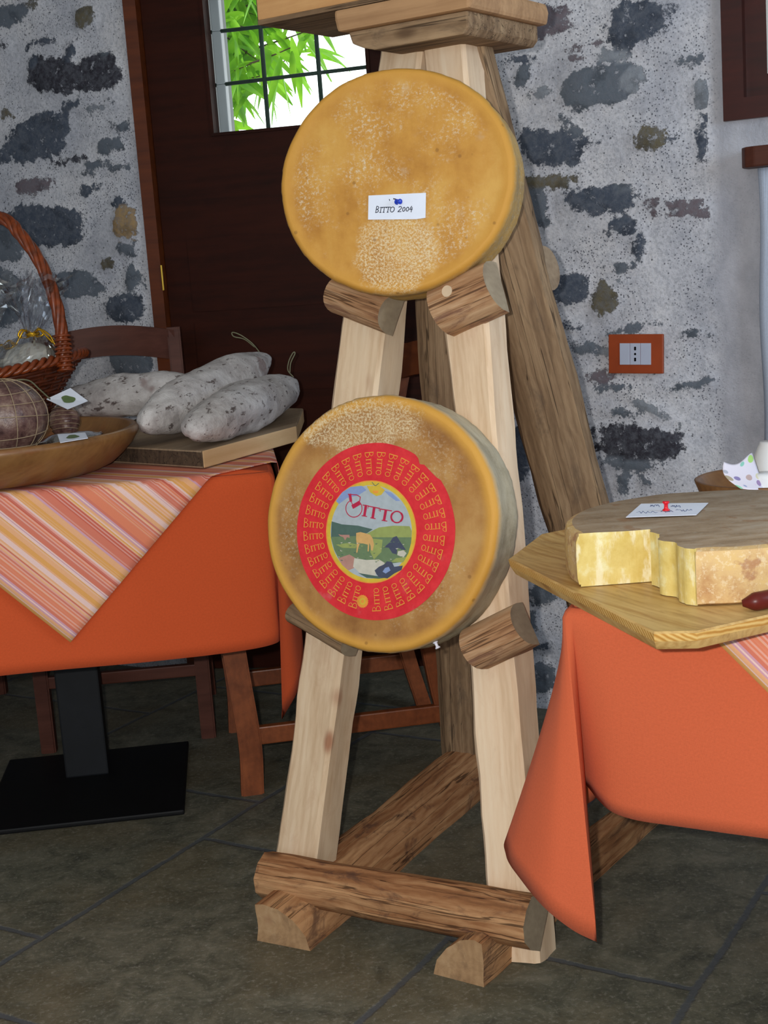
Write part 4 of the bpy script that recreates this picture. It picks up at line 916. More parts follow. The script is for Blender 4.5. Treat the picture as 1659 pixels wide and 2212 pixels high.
tp = topper('striped_topper', org, te, tg, TZ + 0.003, at, TZ - tip.z, 1.14, -HA, HA, 2 * HB, MAT['stripe'], 0.004, 0.045)
tag(tp, 'striped orange pink and yellow topper cloth laid diagonally on the left table', 'table topper', 'striped topper cloths')
TOP = TZ + 0.010

# ------------------------------------------------------------------ right table
K0 = zp(1214, 1322, 0.64); ry = R(-25); re = V3((math.cos(ry), math.sin(ry), 0)); rg = V3((-math.sin(ry), math.cos(ry), 0)); RZ = 0.64; RW, RD = 1.1, 0.62
def rt(a, b, z=0.0): P = K0 + re * a + rg * b; return V3((P.x, P.y, z))
rtab = tag(empty('low_table', rt(RW / 2, RD / 2), ry), 'low table hidden under the coral orange cloth on the right', 'table')
RM = MW[rtab.name]
add('tabletop', box_me(RW - .03, RD - .03, .028, .004, c=(0, 0, RZ - .022)), MAT['frame'], rtab, RM)
add('column', box_me(.09, .09, RZ - .05, .004, c=(0.12, 0, (RZ - .038) / 2 + .006)), MAT['black'], rtab, RM)
add('base_plate', box_me(.42, .42, .012, .004, c=(0.12, 0, .0066)), MAT['blackbase'], rtab, RM)
hz_ = 0.34
fr = [(rt(1.05, 0, RZ), rt(1.05, -.01, hz_)), (rt(.75, 0, RZ), rt(.75, -.02, hz_)), (rt(.5, 0, RZ), rt(.5, -.008, hz_)), (rt(.3, 0, RZ), zp(1640, 1808, hz_)), (rt(.16, 0, RZ), zp(1460, 1783, hz_)), (rt(.1, .0, RZ), zp(1375, 1770, hz_)),
      (rt(.062, .0, RZ), zp(1325, 1753, hz_ + .004)), (rt(.038, .0, RZ), zp(1296, 1728, .352)), (rt(.022, .001, RZ), zp(1275, 1702, .36)), (rt(.014, .002, RZ), zp(1262, 1688, .362))]
tipR = (rt(.004, .004, RZ), zp(1288, 2033, 0.155))
sd = [tipR, (rt(.0, .008, RZ), zp(1238, 2008, .172)), (rt(-.002, .016, RZ), zp(1180, 1962, .20)), (rt(-.003, .03, RZ), zp(1130, 1903, .226)), (rt(-.003, .05, RZ), zp(1096, 1848, .245)), (rt(-.002, .08, RZ), zp(1112, 1800, .262)), (rt(0, .13, RZ), rt(-.02, .17, .30)), (rt(0, .22, RZ), rt(-.012, .25, .335)), (rt(0, .4, RZ), rt(-.012, .4, hz_)), (rt(0, RD - .04, RZ), rt(-.012, RD - .03, hz_))]
bk = [(rt(.01, RD, RZ), rt(-.03, RD + .03, hz_ - .1)), (rt(.06, RD, RZ), rt(.06, RD + .01, hz_)), (rt(.6, RD, RZ), rt(.6, RD + .01, hz_)), (rt(RW - .05, RD, RZ), rt(RW - .05, RD + .01, hz_)), (rt(RW, RD - .01, RZ), rt(RW + .03, RD + .03, hz_ - .1)), (rt(RW, RD - .06, RZ), rt(RW + .01, RD - .06, hz_)), (rt(RW, .3, RZ), rt(RW + .01, .3, hz_)), (rt(RW, .06, RZ), rt(RW + .01, .06, hz_)), (rt(RW - .01, 0, RZ), rt(RW + .03, -.03, hz_ - .1))]
ribs = smooth_ribs(fr, 8) + lin_ribs(fr[-1], tipR, 5)[1:] + smooth_ribs(sd, 8)[:-1] + smooth_ribs([sd[-1]] + bk, 5)
tag(cloth_from_ribs('tablecloth', RZ + .003, ribs, MAT['orangeR']), 'coral orange tablecloth on the right table with a long hanging corner fold', 'tablecloth', 'orange tablecloths')
ex_ = pl(1600, 1458, rt(0, -.012, 0), rg); a_ = (ex_ - K0).dot(re); dr_ = RZ - ex_.z; DR = .31
tp = topper('striped_topper', rt(0, 0, 0), re, rg, RZ + .003, a_ + (DR - dr_), DR, .66, 0.002, RW, RD, MAT['stripe'], .004, .03, 50)
tag(tp, 'striped topper cloth under the golden wooden board on the right table', 'table topper', 'striped topper cloths')
RT = RZ + .011

# board with the cut wheel
bz0, bz1 = RT, RT + .028
bp = [zp(1098, 1206, bz1), zp(1168, 1153, bz1)]; bp += [bp[1] + V3((.17, .10, 0)), V3((.56, 2.17, 0)), V3((.76, 1.98, 0)), V3((.74, 1.76, 0)), zp(1690, 1322, bz1), zp(1505, 1364, bz1), zp(1412, 1366, bz1)]
bm = bmesh.new(); n = len(bp); c_ = sum(bp, V3((0, 0, 0))) / n
def ringv(pts, z, k, off=0): return [bm.verts.new((c_.x + (p.x - c_.x) * k, c_.y + (p.y - c_.y) * k, z)) for p in pts]
dense = []
for i in range(n):
    for k in range(6): dense.append(bp[i].lerp(bp[(i + 1) % n], k / 6))
r_ = [ringv(dense, bz0, .93), ringv(dense, bz0 + .004, .965), ringv(dense, bz1 - .012, .992), ringv(dense, bz1 - .002, 1.0), ringv(dense, bz1, .99), ringv(dense, bz1 - .002, .95), ringv(dense, bz1 - .003, .9)]
N_ = len(dense)
for a, b in zip(r_[:-1], r_[1:]):
    for i in range(N_): bm.faces.new((a[i], a[(i + 1) % N_], b[(i + 1) % N_], b[i]))
bm.faces.new(r_[0]); bm.faces.new(r_[-1]); bmesh.ops.recalc_face_normals(bm, faces=bm.faces)
me = bpy.data.meshes.new('b'); bm.to_mesh(me); bm.free()
BM = Matrix.Translation((c_.x, c_.y, bz0)) @ Matrix.Rotation(R(-62), 4, 'Z')
for v in me.vertices: v.co = BM.inverted() @ v.co
me.shade_smooth(); me.set_sharp_from_angle(angle=R(30))
for p in me.polygons:
    if abs(p.normal.z) < .45: p.material_index = 1
tag(add('serving_board', me, [MAT['olive'], MAT['oliveedge']], None, BM), 'golden eight sided wooden board under the cut cheese wheel', 'wooden board', 'wooden serving boards')
BZ = bz1 - .002
# cut wheel
cp = {'l': zp(1249, 1268, BZ), 'a': zp(1408, 1256, BZ), 'f': zp(1506, 1311, BZ)}
cc = V3((.463, 1.884, 0)); ch = 0.073
def rimp(a): return V3((math.cos(a), math.sin(a), 0))
al = math.atan2(cp['l'].y - cc.y, cp['l'].x - cc.x); af = math.atan2(cp['f'].y - cc.y, cp['f'].x - cc.x)
rL, rF = (V3((cp['l'].x, cp['l'].y, 0)) - cc).length, (V3((cp['f'].x, cp['f'].y, 0)) - cc).length
if al < af: al += 2 * math.pi
plan = []; rim = []
NR = 110
for k in range(NR + 1):
    t = k / NR; a = af + (al - af) * t; r_0 = rF + (rL - rF) * t; r_0 = r_0 + (0.207 - r_0) * math.sin(math.pi * t) ** .5
    plan.append(cc + rimp(a) * r_0 * (1 + .006 * noise.noise(V3((a * 3, 0, 0))))); rim.append(1)
NC = 26
lp, ap, fpnt = V3((cp['l'].x, cp['l'].y, 0)), V3((cp['a'].x, cp['a'].y, 0)), V3((cp['f'].x, cp['f'].y, 0))
for k in range(1, NC): plan.append(lp.lerp(ap, k / NC)); rim.append(0)
plan.append(ap); rim.append(0)
dd = (fpnt - ap).normalized(); nn = V3((dd.y, -dd.x, 0))
for k in range(1, NC):
    t = k / NC; w_ = .006 * math.sin(t * 17) * math.sin(math.pi * t) + .004 * noise.noise(V3((t * 14, 2, 0)))
    w_ += 0.010 * math.sin(math.pi * t); plan.append(ap.lerp(fpnt, t) + nn * w_); rim.append(0)
levels = [(0, .007), (.003, .002), (.012, 0), (ch * .5, -.001), (ch - .012, 0), (ch - .004, .003), (ch, .011)]
vs, fs, mi = [], [], []; n = len(plan)
for (z, ins) in levels:
    for p, rm in zip(plan, rim):
        d = (p - cc).normalized(); q = p - d * (ins * rm); zz_ = z
        if rm: q = q + d * .0012 * noise.noise(V3((p.x * 90, p.y * 90, z * 90)))
        if z == ch: zz_ += .0015 * noise.noise(V3((p.x * 20, p.y * 20, 0))) - .001
        vs.append((q.x, q.y, BZ + zz_))
for i in range(len(levels) - 1):
    for k in range(n): j = (k + 1) % n; fs.append((i*n+k, i*n+j, (i+1)*n+j, (i+1)*n+k)); mi.append(0 if (rim[k] and rim[j]) else 1)
# subdivide-free caps
fs.append(tuple(range(n))); mi.append(2); fs.append(tuple((len(levels)-1)*n + k for k in range(n))); mi.append(2)
def rindmat(name, cols, scale=(1, 1, 1), sp=(224, 206, 172), spk=.5):
    t = NT(name, .62, .3); v = t.co(scale=scale)
    c = t.ramp(t.noise(v, 12, 7, .7), [(0.32, lin(cols[0])), (.5, lin(cols[1])), (.68, lin(cols[2]))])
    c = t.mix(t.math('MULTIPLY', t.step(t.noise(t.co(), 140, 3, .75), .52, .63), spk), c, lin(sp))
    c = t.mix(t.math('MULTIPLY', t.step(t.noise(t.co(loc=(4, 4, 4)), 26, 4, .6), .6, .68), .6), c, lin(cols[3]))
    t.color(c); t.bump(t.noise(t.co(), 70, 6, .7), .5, .002); return t.m
mrind = rindmat('sandy_pitted_cheese_rind', [(176, 130, 84), (206, 172, 120), (214, 180, 110), (150, 92, 66)])
mtop = rindmat('greyish_brown_cheese_top', [(132, 108, 80), (164, 140, 112), (182, 164, 142), (150, 106, 66)], (1, 2.6, 1), (170, 158, 142), .35)
tpm = NT('pale_yellow_cheese_paste', .38, .5)
cps = tpm.ramp(tpm.noise(tpm.co(), 26, 6, .6), [(.35, lin((204, 176, 92))), (.55, lin((220, 198, 122))), (.66, lin((230, 222, 172)))])
cps = tpm.mix(tpm.math('MULTIPLY', tpm.step(tpm.noise(tpm.co(loc=(1, 2, 0), scale=(1, 1, .35)), 52, 5, .65), .52, .66), .55), cps, lin((242, 238, 212)))
tpm.color(cps); tpm.b.inputs['Subsurface Weight'].default_value = 0.0; tpm.bump(tpm.noise(tpm.co(scale=(1, 1, .3)), 60, 5, .6), .5, .003)
me = bpy.data.meshes.new('cutwheel'); me.from_pydata(vs, [], fs); me.polygons.foreach_set('material_index', mi); me.update()
bm = bmesh.new(); bm.from_mesh(me); bmesh.ops.recalc_face_normals(bm, faces=bm.faces); bm.to_mesh(me); bm.free(); me.shade_smooth(); me.set_sharp_from_angle(angle=R(38))
cwm = Matrix.Translation((cc.x, cc.y, BZ))
for v in me.vertices: v.co = cwm.inverted() @ v.co
tag(add('cheese_wheel', me, [mrind, tpm.m, mtop], None, cwm), 'flat lying cheese wheel with a wedge cut out on the golden board', 'cheese')
TZ2 = BZ + ch + .0008
cq = [zp(*p, TZ2) for p in ((1352, 1118), (1385, 1089), (1530, 1087), (1504, 1113))]
card = add('paper_slip', mesh([(p.x, p.y, TZ2) for p in cq] + [(p.x, p.y, TZ2 + .0007) for p in cq], [(0, 1, 2, 3), (4, 7, 6, 5), (0, 4, 5, 1), (1, 5, 6, 2), (2, 6, 7, 3), (3, 7, 4, 0)]), MAT['paper'])
tag(card, 'white handwritten slip lying on top of the cut cheese wheel', 'paper slip', 'handwritten slips on the cheeses')
tx = []; rr = random.Random(9)
for row, (x0_, x1_, y_) in enumerate(((1375, 1420, 1108), (1428, 1455, 1106), (1460, 1495, 1104), (1405, 1425, 1094), (1448, 1470, 1095))):
    pts_ = []
    for k in range(14):
        P = zp(x0_ + (x1_ - x0_) * k / 13, y_ + rr.uniform(-2.6, 2.6), TZ2); pts_.append((P.x, P.y))
    tx += ribbon(pts_, .0007)
flat('handwriting', [(p, 0) for p in tx], [MAT['inkblue']], card, Matrix.Identity(4), TZ2 + .00095, .0001)
push_pin(zp(1439, 1103, TZ2 + .0012), V3((0, 0, 1)), MAT['redpin'], 'red push pin standing in the slip on the cut cheese wheel', 1.15)
# dark red thing lying on the board at the frame's right edge (handle of a knife)
kp = [zp(1603, 1303, BZ + .009), zp(1640, 1298, BZ + .011), zp(1700, 1285, BZ + .012), zp(1760, 1268, BZ + .011)]
mb = MB(); mb.tube(catmull(kp, 6), lambda t: .0115 * (0.35 + .65 * min(1, t * 4)) , 14); 
kn = add('cheese_knife_handle', mb.me(True), flatmat('dark_red_wood', (92, 30, 24), .35)); 
kn.name = 'cheese_knife'; tag(kn, 'dark red knife handle lying at the foot of the cut wheel', 'knife')
MW['cheese_knife'] = Matrix.Identity(4)
kd = (kp[-1] - kp[-2]).normalized(); kk = kp[-1]; ks = V3((-kd.y, kd.x, 0))
add('blade', mesh([kk - ks * .010 , kk + ks * .010, kk + kd * .12 + ks * .004, kk + kd * .12 - ks * .008, kk - ks * .010 + V3((0, 0, .0015)), kk + ks * .010 + V3((0, 0, .0015)), kk + kd * .12 + ks * .004 + V3((0, 0, .0015)), kk + kd * .12 - ks * .008 + V3((0, 0, .0015))], [(0, 1, 2, 3), (4, 5, 6, 7), (0, 1, 5, 4), (1, 2, 6, 5), (2, 3, 7, 6), (3, 0, 4, 7)]), MAT['steel'], kn)

# wooden bowl, dotted napkin and white cups behind the cut wheel
wb = V3((.650, 2.325, RT))
bowl2 = add('wooden_bowl', lathe_me([(0, .0), (.05, 0), (.075, .01), (.105, .035), (.118, .07), (.114, .072), (.109, .068), (.096, .038), (.07, .018), (0, .012)], 56), MAT['bowl'], None, Matrix.Translation(wb))
tag(bowl2, 'round brown wooden bowl behind the cut wheel holding cups and napkin', 'bowl', 'wooden bowls')
def cup(name, x, y, z, r, h, lab, flip=True):
    prof = [(0, 0), (r * .55, 0), (r * .58, .004), (r * .62, .007), (r * .9, h * .35), (r * .99, h * .75), (r, h), (r * .965, h), (r * .95, h * .75), (r * .84, h * .36), (r * .5, .012), (0, .011)]
    if flip: prof = [(a, h - b) for a, b in prof]
    m = Matrix.Translation((x, y, z)); o = add(name, lathe_me(prof, 48), MAT['white'], None, m)
    a = R(20); pts = [(r * .9 + .0 , 0, h * .25), (r * 1.3, 0, h * .3), (r * 1.38, 0, h * .55), (r * 1.2, 0, h * .78), (r * .86, 0, h * .74)]
    mm = MB(); mm.tube([(p[0] * math.cos(a), p[0] * math.sin(a), p[2]) for p in catmull(pts, 6)], .004, 8); add('handle', mm.me(True), MAT['white'], o, m)
    return tag(o, lab, 'cup', 'white cups')
cup('white_cup', .676, 2.352, RT + .022, .046, .105, 'taller white cup standing upside down behind the dotted napkin')
cup('white_cup', .636, 2.262, RT + .02, .040, .068, 'shorter white cup upside down in front, right of the dotted napkin')
def napmat():
    t = NT('dotted_paper_napkin', .8, .15); v = t.attr('uvw', 'Vector')
    d = t.vor(v, 62, rnd=.6); c = t.vor(v, 62, 'Color', rnd=.6)
    hs = t.n('ShaderNodeHueSaturation'); t.l(c, hs.inputs['Color']); hs.inputs['Saturation'].default_value = 1.1; hs.inputs['Value'].default_value = .9
    t.color(t.mix(t.math('MULTIPLY', t.step(d, .42, .36), .75), lin((232, 226, 238)), hs.outputs[0])); return t.m
vs, uv, fs = [], [], []; cn = (yp(1563, 998, 2.25), yp(1624, 986, 2.30), yp(1600, 1056, 2.205), yp(1650, 1056, 2.235)); N = 16
for i in range(N + 1):
    for j in range(N + 1):
        a, b = i / N, j / N; P = cn[0].lerp(cn[1], a).lerp(cn[2].lerp(cn[3], a), b)
        P = P + V3((0, -1, 0)) * .012 * math.sin(a * math.pi) + V3((-.012 * math.sin(b * math.pi), 0, 0)) * (1 - a) + V3((0, 0, -.006 * math.sin(a * math.pi * 1.5))) * (1 - b)
        vs.append(P); uv.append((a * .06, b * .06, 0))
for i in range(N):
    for j in range(N): k = i * (N + 1) + j; fs.append((k, k + 1, k + N + 2, k + N + 1))
me = mesh(vs, fs, 'nap', True); set_attr(me, 'uvw', uv, 'FLOAT_VECTOR'); o = add('paper_napkin', me, napmat()); md = o.modifiers.new('t', 'SOLIDIFY'); md.thickness = .0008
tag(o, 'white paper napkin with coloured dots beside the white cups', 'napkin')

# ------------------------------------------------------------------ things on the left table
bt = TOP + .034
C1, C2, C3, C4 = zp(437, 974, bt), zp(285, 966, bt), zp(640, 920, bt), zp(655, 882, bt)
C2b = C1 + (C2 - C1) * 2.0; C5 = C4 + (C2 - C1) * 2.3
pts = [C1, C3, C4, C5, C2b]
cen = sum(pts, V3((0, 0, 0))) / 5; bdir = (C3 - C1).normalized(); BM = frame_m((cen.x, cen.y, TOP), bdir, V3((0, 0, 1))); inv = BM.inverted()
me = prism_me([tuple((inv @ p)[:2]) for p in pts], 0, .034, .003)
bo = add('cutting_board', me, [MAT['board'], MAT['edge'], MAT['barkedge']], None, BM)
for p in me.polygons:
    nrm = BM.to_3x3() @ p.normal
    if abs(nrm.z) < .3:
        e1_ = (C3 - C1).normalized(); e2_ = (C2 - C1).normalized()
        if nrm.dot(V3((e1_.y, -e1_.x, 0))) > .8: p.material_index = 1
        elif abs(nrm.dot(V3((e2_.y, -e2_.x, 0)))) > .8: p.material_index = 2
tag(bo, 'thick greyish wooden board with bark edge under the salamis', 'wooden board', 'wooden serving boards')
def salmat(seed):
    t = NT('white_mould_salami_skin', .85, .12); v = t.co(loc=(seed, seed, 0))
    c = t.ramp(t.noise(v, 14, 7, .7), [(.3, lin((150, 142, 140))), (.48, lin((192, 186, 184))), (.66, lin((216, 212, 210)))])
    c = t.mix(t.math('MULTIPLY', t.step(t.noise(t.co(scale=(1, 2.2, 2.2), loc=(seed * 2, 0, 1)), 34, 5, .7), .565, .64), .85), c, lin((78, 62, 58)))
    c = t.mix(t.math('MULTIPLY', t.step(t.noise(t.co(loc=(seed, 3, 1)), 9, 3, .6), .64, .72), .5), c, lin((112, 70, 62)))
    t.color(c); t.bump(t.math('ADD', t.noise(v, 40, 6, .7), t.noise(v, 14, 3)), .8, .005); return t.m
def salami(a, b, rad, flatten, mat, label, seed, fat0=.5, sag=.0):
    a, b = V3(a), V3(b); x = (b - a); L = x.length; m = frame_m((a + b) / 2, x, V3((0, 0, 1))); vs, fs = [], []; NS, n = 44, 36
    for i in range(NS + 1):
        t = i / NS; pr_ = math.sin(math.pi * min(1, t / fat0) / 2) ** .4 if t < fat0 else (math.cos((t - fat0) / (1 - fat0) * math.pi / 2)) ** .62 * .78 + .22 * (1 - ((t - fat0) / (1 - fat0)) ** 6)
        if i in (0, NS): pr_ = 0.02
        for k in range(n):
            an = 2 * math.pi * k / n; c_, s_ = math.cos(an), math.sin(an)
            nz = 1 + .16 * noise.noise(V3((t * 5 + seed * 9, c_ * 1.3, s_ * 1.3))) + .06 * noise.noise(V3((t * 16 + seed, c_ * 4, s_ * 4)))
            vs.append((-L / 2 + L * t, c_ * rad * pr_ * nz, s_ * rad * flatten * pr_ * nz - sag * math.sin(math.pi * t)))
    for i in range(NS):
        for k in range(n): fs.append((i*n+k, i*n+(k+1)%n, (i+1)*n+(k+1)%n, (i+1)*n+k))
    fs.append(tuple(range(n))); fs.append(tuple(range(NS*n, NS*n+n)))
    return tag(add('salami', mesh(vs, fs, 's', True), mat, None, m), label, 'salami', 'mould covered salamis on the board'), m, L
s1, sm1, L1_ = salami(zp(96, 884, .835), yp(446, 828, 3.26), .060, .86, salmat(1.0), 'leftmost white salami lying behind the big wooden bowl', 1)
s2, sm2, L2_ = salami(zp(308, 920, .840), yp(583, 772, 3.30), .057, .95, salmat(4.0), 'long white salami in the middle resting on its neighbour, tip raised', 4, .42)
s3, sm3, L3_ = salami(zp(408, 930, .838), zp(638, 832, .858), .060, .88, salmat(8.0), 'front right white salami with dark red spots, nearest the easel', 8, .5)
mb = MB(); mb.tube(catmull([yp(566, 768, 3.30), yp(545, 742, 3.29), yp(520, 724, 3.28), yp(502, 718, 3.28), yp(505, 727, 3.28), yp(528, 733, 3.29), yp(550, 750, 3.3)], 6), .0014, 6)
add('string_loop', mb.me(True), MAT['twine'], s2, Matrix.Identity(4))
e_ = sm3 @ V3((L3_ / 2 - .008, 0, .02)); mb = MB(); Y_ = e_.y
mb.tube(catmull([e_, yp(622, 800, Y_), yp(624, 780, Y_), yp(633, 762, Y_), yp(637, 764, Y_), yp(628, 784, Y_), yp(626, 806, Y_)], 6), .0014, 6)
add('string_loop', mb.me(True), MAT['twine'], s3, Matrix.Identity(4))

# big turned bowl and what lies in it
BC = V3((-.772, 2.735, TOP)); BR = .298
bowl = add('wooden_bowl', lathe_me([(0, 0), (.19, 0), (.22, .004), (.244, .014), (.264, .030), (.284, .050), (.297, .070), (.297, .080), (.292, .084), (.281, .082), (.272, .062), (.255, .040), (.225, .022), (.18, .014), (0, .012)], 96, 0.006), MAT['bowl'], None, Matrix.Translation(BC))
tag(bowl, 'large turned wooden bowl at the left edge holding netted meat', 'bowl', 'wooden bowls')
def meatmat():
    t = NT('dark_cured_meat', .35, .5); v = t.co(); c = t.ramp(t.noise(v, 30, 6, .7), [(.35, lin((62, 40, 40))), (.5, lin((104, 76, 70))), (.62, lin((136, 112, 98))), (.7, lin((160, 140, 120)))])
    t.color(c); t.bump(t.noise(v, 50, 5, .7), .6, .003); return t.m
MM = meatmat()
mc = yp(8, 903, 2.64); mr = (.082, .078, .072)
vs, fs = [], []; n1_, n2_ = 40, 24
for i in range(n2_ + 1):
    for k in range(n1_):
        a, b = 2 * math.pi * k / n1_, -math.pi / 2 + math.pi * i / n2_; d = V3((math.cos(b) * math.cos(a), math.cos(b) * math.sin(a), math.sin(b)))
        q_ = 1 + .05 * noise.noise(d * 2.2) + .02 * noise.noise(d * 7); vs.append((d.x * mr[0] * q_, d.y * mr[1] * q_, d.z * mr[2] * q_))
for i in range(n2_):
    for k in range(n1_): fs.append((i*n1_+k, i*n1_+(k+1)%n1_, (i+1)*n1_+(k+1)%n1_, (i+1)*n1_+k))
mz = TOP + .016 + mr[2] * 1.0
MC = Matrix.Translation((mc.x, mc.y, max(mc.z, mz)))
meat = tag(add('netted_ham', mesh(vs, fs, 'm', True), MM, None, MC), 'round cured meat in a net inside the large bowl', 'cured meat', 'cured meats in the bowl')
def net(parent, m, rr_, nl, nm, rad=.0009):
    mb = MB()
    for k in range(nl):
        a = math.pi * k / nl; mb.tube([(math.cos(a) * math.sin(t) * rr_[0], math.sin(a) * math.sin(t) * rr_[1], math.cos(t) * rr_[2]) for t in [2 * math.pi * j / 48 for j in range(48)]], rad, 5, closed=True)
    for k in range(1, nm):
        t = math.pi * k / nm; w = .12 * math.sin(k * 2.1)
        mb.tube([(math.cos(a) * math.sin(t + w * math.sin(a)) * rr_[0], math.sin(a) * math.sin(t + w * math.sin(a)) * rr_[1], math.cos(t + w * math.sin(a)) * rr_[2]) for a in [2 * math.pi * j / 48 for j in range(48)]], rad, 5, closed=True)
    return add('elastic_net', mb.me(True), MAT['net'], parent, m)
net(meat, MC, tuple(x * 1.035 for x in mr), 6, 8)
mb = MB(); mb.tube(catmull([yp(8, 832, 2.62), yp(30, 822, 2.66), yp(62, 822, 2.7), yp(86, 842, 2.72), yp(108, 862, 2.74)], 6), .0016, 6); add('string', mb.me(True), MAT['twine'], meat, Matrix.Identity(4))
# small sausage standing in the bowl with its paper tag
sb, st_ = yp(142, 945, 2.77), yp(136, 872, 2.79)
sb.z = max(sb.z, TOP + .022)
so_, smm, sl_ = salami(sb, st_, .029, 1, MM, 'x', 3, .5)
so_.name = 'small_sausage'; MW[so_.name] = smm; tag(so_, 'small netted sausage standing in the bowl with a white paper tag', 'cured meat', 'cured meats in the bowl')
ns = add('elastic_net', MB().me(), MAT['net'], so_, smm); 
mb = MB()
for k in range(7):
    x_ = -sl_ / 2 + sl_ * (k + .7) / 8; mb.tube([(x_, .0308 * math.cos(a) * math.sin(math.pi*(k+.9)/8.2)**.4, .0308 * math.sin(a) * math.sin(math.pi*(k+.9)/8.2)**.4) for a in [2 * math.pi * j / 24 for j in range(24)]], .0006, 5, closed=True)
bpy.data.objects.remove(ns); add('elastic_net', mb.me(True), MAT['net'], so_, smm)
greenp = flatmat('tag_green_print', (96, 116, 74))
def tagcard(name, corners, Y, parent, z_plane=None, oval=(.5, .5, .22, .26)):
    P = [zp(*c, z_plane) if z_plane else yp(*c, Y[i]) for i, c in enumerate(corners)]
    n_ = (P[1] - P[0]).cross(P[3] - P[0]).normalized(); n_ = n_ if n_.dot(CC - P[0]) > 0 else -n_
    off = n_ * .0008; o = add(name, mesh([p - off for p in P] + [p for p in P], [(0, 1, 2, 3), (4, 5, 6, 7), (0, 1, 5, 4), (1, 2, 6, 5), (2, 3, 7, 6), (3, 0, 4, 7)]), MAT['paper'], parent)
    def uvp(u, v): return P[0].lerp(P[1], u).lerp(P[3].lerp(P[2], u), v) + n_ * .0004
    el = [uvp(oval[0] + oval[2] * math.cos(a) * (1 + .2 * math.sin(3 * a)), oval[1] + oval[3] * math.sin(a)) for a in [2 * math.pi * k / 20 for k in range(20)]]
    add('green_print', mesh(el, [tuple(range(20))]), greenp, o); return o
tagcard('paper_tag', [(100, 862), (152, 838), (190, 866), (146, 884)], [2.76, 2.80, 2.78, 2.74], so_)
# flat film packed piece with printed label in the front of the bowl
pk = zp(150, 948, TOP + .075)
vs, fs = [], []; a0_, b0_ = zp(60, 968, TOP + .062), zp(222, 938, TOP + .075); NX, NY = 28, 12
dx = (b0_ - a0_); dyv = V3((-dx.y, dx.x, 0)).normalized() * .07
for i in range(NX + 1):
    for j in range(NY + 1):
        a, b = i / NX, j / NY; P = a0_ + dx * a + dyv * (b - .12); P = P + V3((0, 0, .014 * math.sin(math.pi * a) * math.sin(math.pi * b) + .004 * noise.noise(P * 45))); vs.append(P)
for i in range(NX):
    for j in range(NY): k = i * (NY + 1) + j; fs.append((k, k + 1, k + NY + 2, k + NY + 1))
me = mesh(vs, fs, 'p', True); pkg = add('film_packet', me, film('cloudy_vacuum_film', .5, (.75, .74, .76, 1), .15)); md = pkg.modifiers.new('t', 'SOLIDIFY'); md.thickness = .0006
tag(pkg, 'clear film packet with a green printed label at the bowl front', 'food packet')
vs2 = [V3(v) + V3((0, 0, -.004)) for v in vs]; m_ = mesh(vs2, fs, 'pm', True); o = add('packed_meat', m_, MM, pkg); md = o.modifiers.new('t', 'SOLIDIFY'); md.thickness = .012; md.offset = 1 if False else -1
tagcard('printed_label', [(124, 938), (184, 934), (190, 946), (130, 956)], None, pkg, TOP + .0945)

# ------------------------------------------------------------------ wicker basket
KC = V3((-.965, 3.275, TOP)); kr = .236; kh = .17
bask = tag(empty('wicker_basket', KC), 'varnished brown wicker basket with a tall twisted handle', 'basket')
KM = MW[bask.name]
mb = MB(); nst = 30
def brad(t, a): return .165 + (.07) * t + .05 * t * t * max(0, math.cos(a)) 
def bzz(t, a): return .006 + kh * t + .03 * t * max(0, math.cos(a)) ** 2
rows = 22
for r_i in range(rows):
    t = r_i / rows; pts = []
    for j in range(nst * 4):
        a = 2 * math.pi * j / (nst * 4); rr_ = brad(t, a) + .0042 * math.sin(nst / 2 * a + math.pi * (r_i % 2)); pts.append((rr_ * math.cos(a), rr_ * math.sin(a), bzz(t, a) + .001 * noise.noise(V3((a * 3, r_i, 0)))))
    mb.tube(pts, .0046, 6, closed=True)
add('woven_side', mb.me(True), MAT['wickerd'], bask, KM)
mb = MB()
for k in range(nst):
    a = 2 * math.pi * (k + .5) / nst; mb.tube([(brad(t, a) * math.cos(a), brad(t, a) * math.sin(a), bzz(t, a)) for t in (0, .3, .6, .9, 1.0)], .003, 6)
mb.tube([(0.162 * math.cos(a), .162 * math.sin(a), .004) for a in [2 * math.pi * j / 48 for j in range(48)]], .004, 6, closed=True)
add('stake', mb.me(True), MAT['wickerd'], bask, KM)
bm_ = lathe_me([(0, 0.003), (.16, .003), (.16, .007), (0, .007)], 40); add('basket_floor', bm_, MAT['wickerd'], bask, KM)
mb = MB()
for s_ in range(3):
    pts = []
    for j in range(240):
        a = 2 * math.pi * j / 240; ph = a * 26 + s_ * 2 * math.pi / 3; rr_ = brad(1, a) + .008 * math.cos(ph); pts.append((rr_ * math.cos(a), rr_ * math.sin(a), bzz(1, a) + .008 * math.sin(ph)))
    mb.tube(pts, .006, 6, closed=True)
add('braided_rim', mb.me(True), MAT['wicker'], bask, KM)
mb = MB()
# handle: from the right side of the rim over the top to the far left
hp0 = [yp(142, 800, 3.16), yp(136, 745, 3.17), yp(122, 660, 3.18), yp(88, 570, 3.2), yp(42, 505, 3.22), yp(0, 470, 3.24)]
last = hp0[-1]; cxh = KC.x - .02
mirror = [V3((2 * cxh - p.x, 2 * KC.y - p.y, p.z)) for p in hp0[::-1]]
mid = [V3((cxh, KC.y, last.z + .055))]
path = catmull(hp0 + mid + mirror, 16)
for s_ in range(5):
    pts = []; up = V3((0, 1, 0))
    for j, p in enumerate(path):
        d = (path[min(j + 1, len(path) - 1)] - path[max(j - 1, 0)]).normalized(); u_1 = (up - d * up.dot(d)).normalized(); v_1 = d.cross(u_1); ph = j * .16 + s_ * 2 * math.pi / 5
        pts.append(p + (u_1 * math.cos(ph) + v_1 * math.sin(ph)) * .0085)
    mb.tube(pts, .0068, 7)
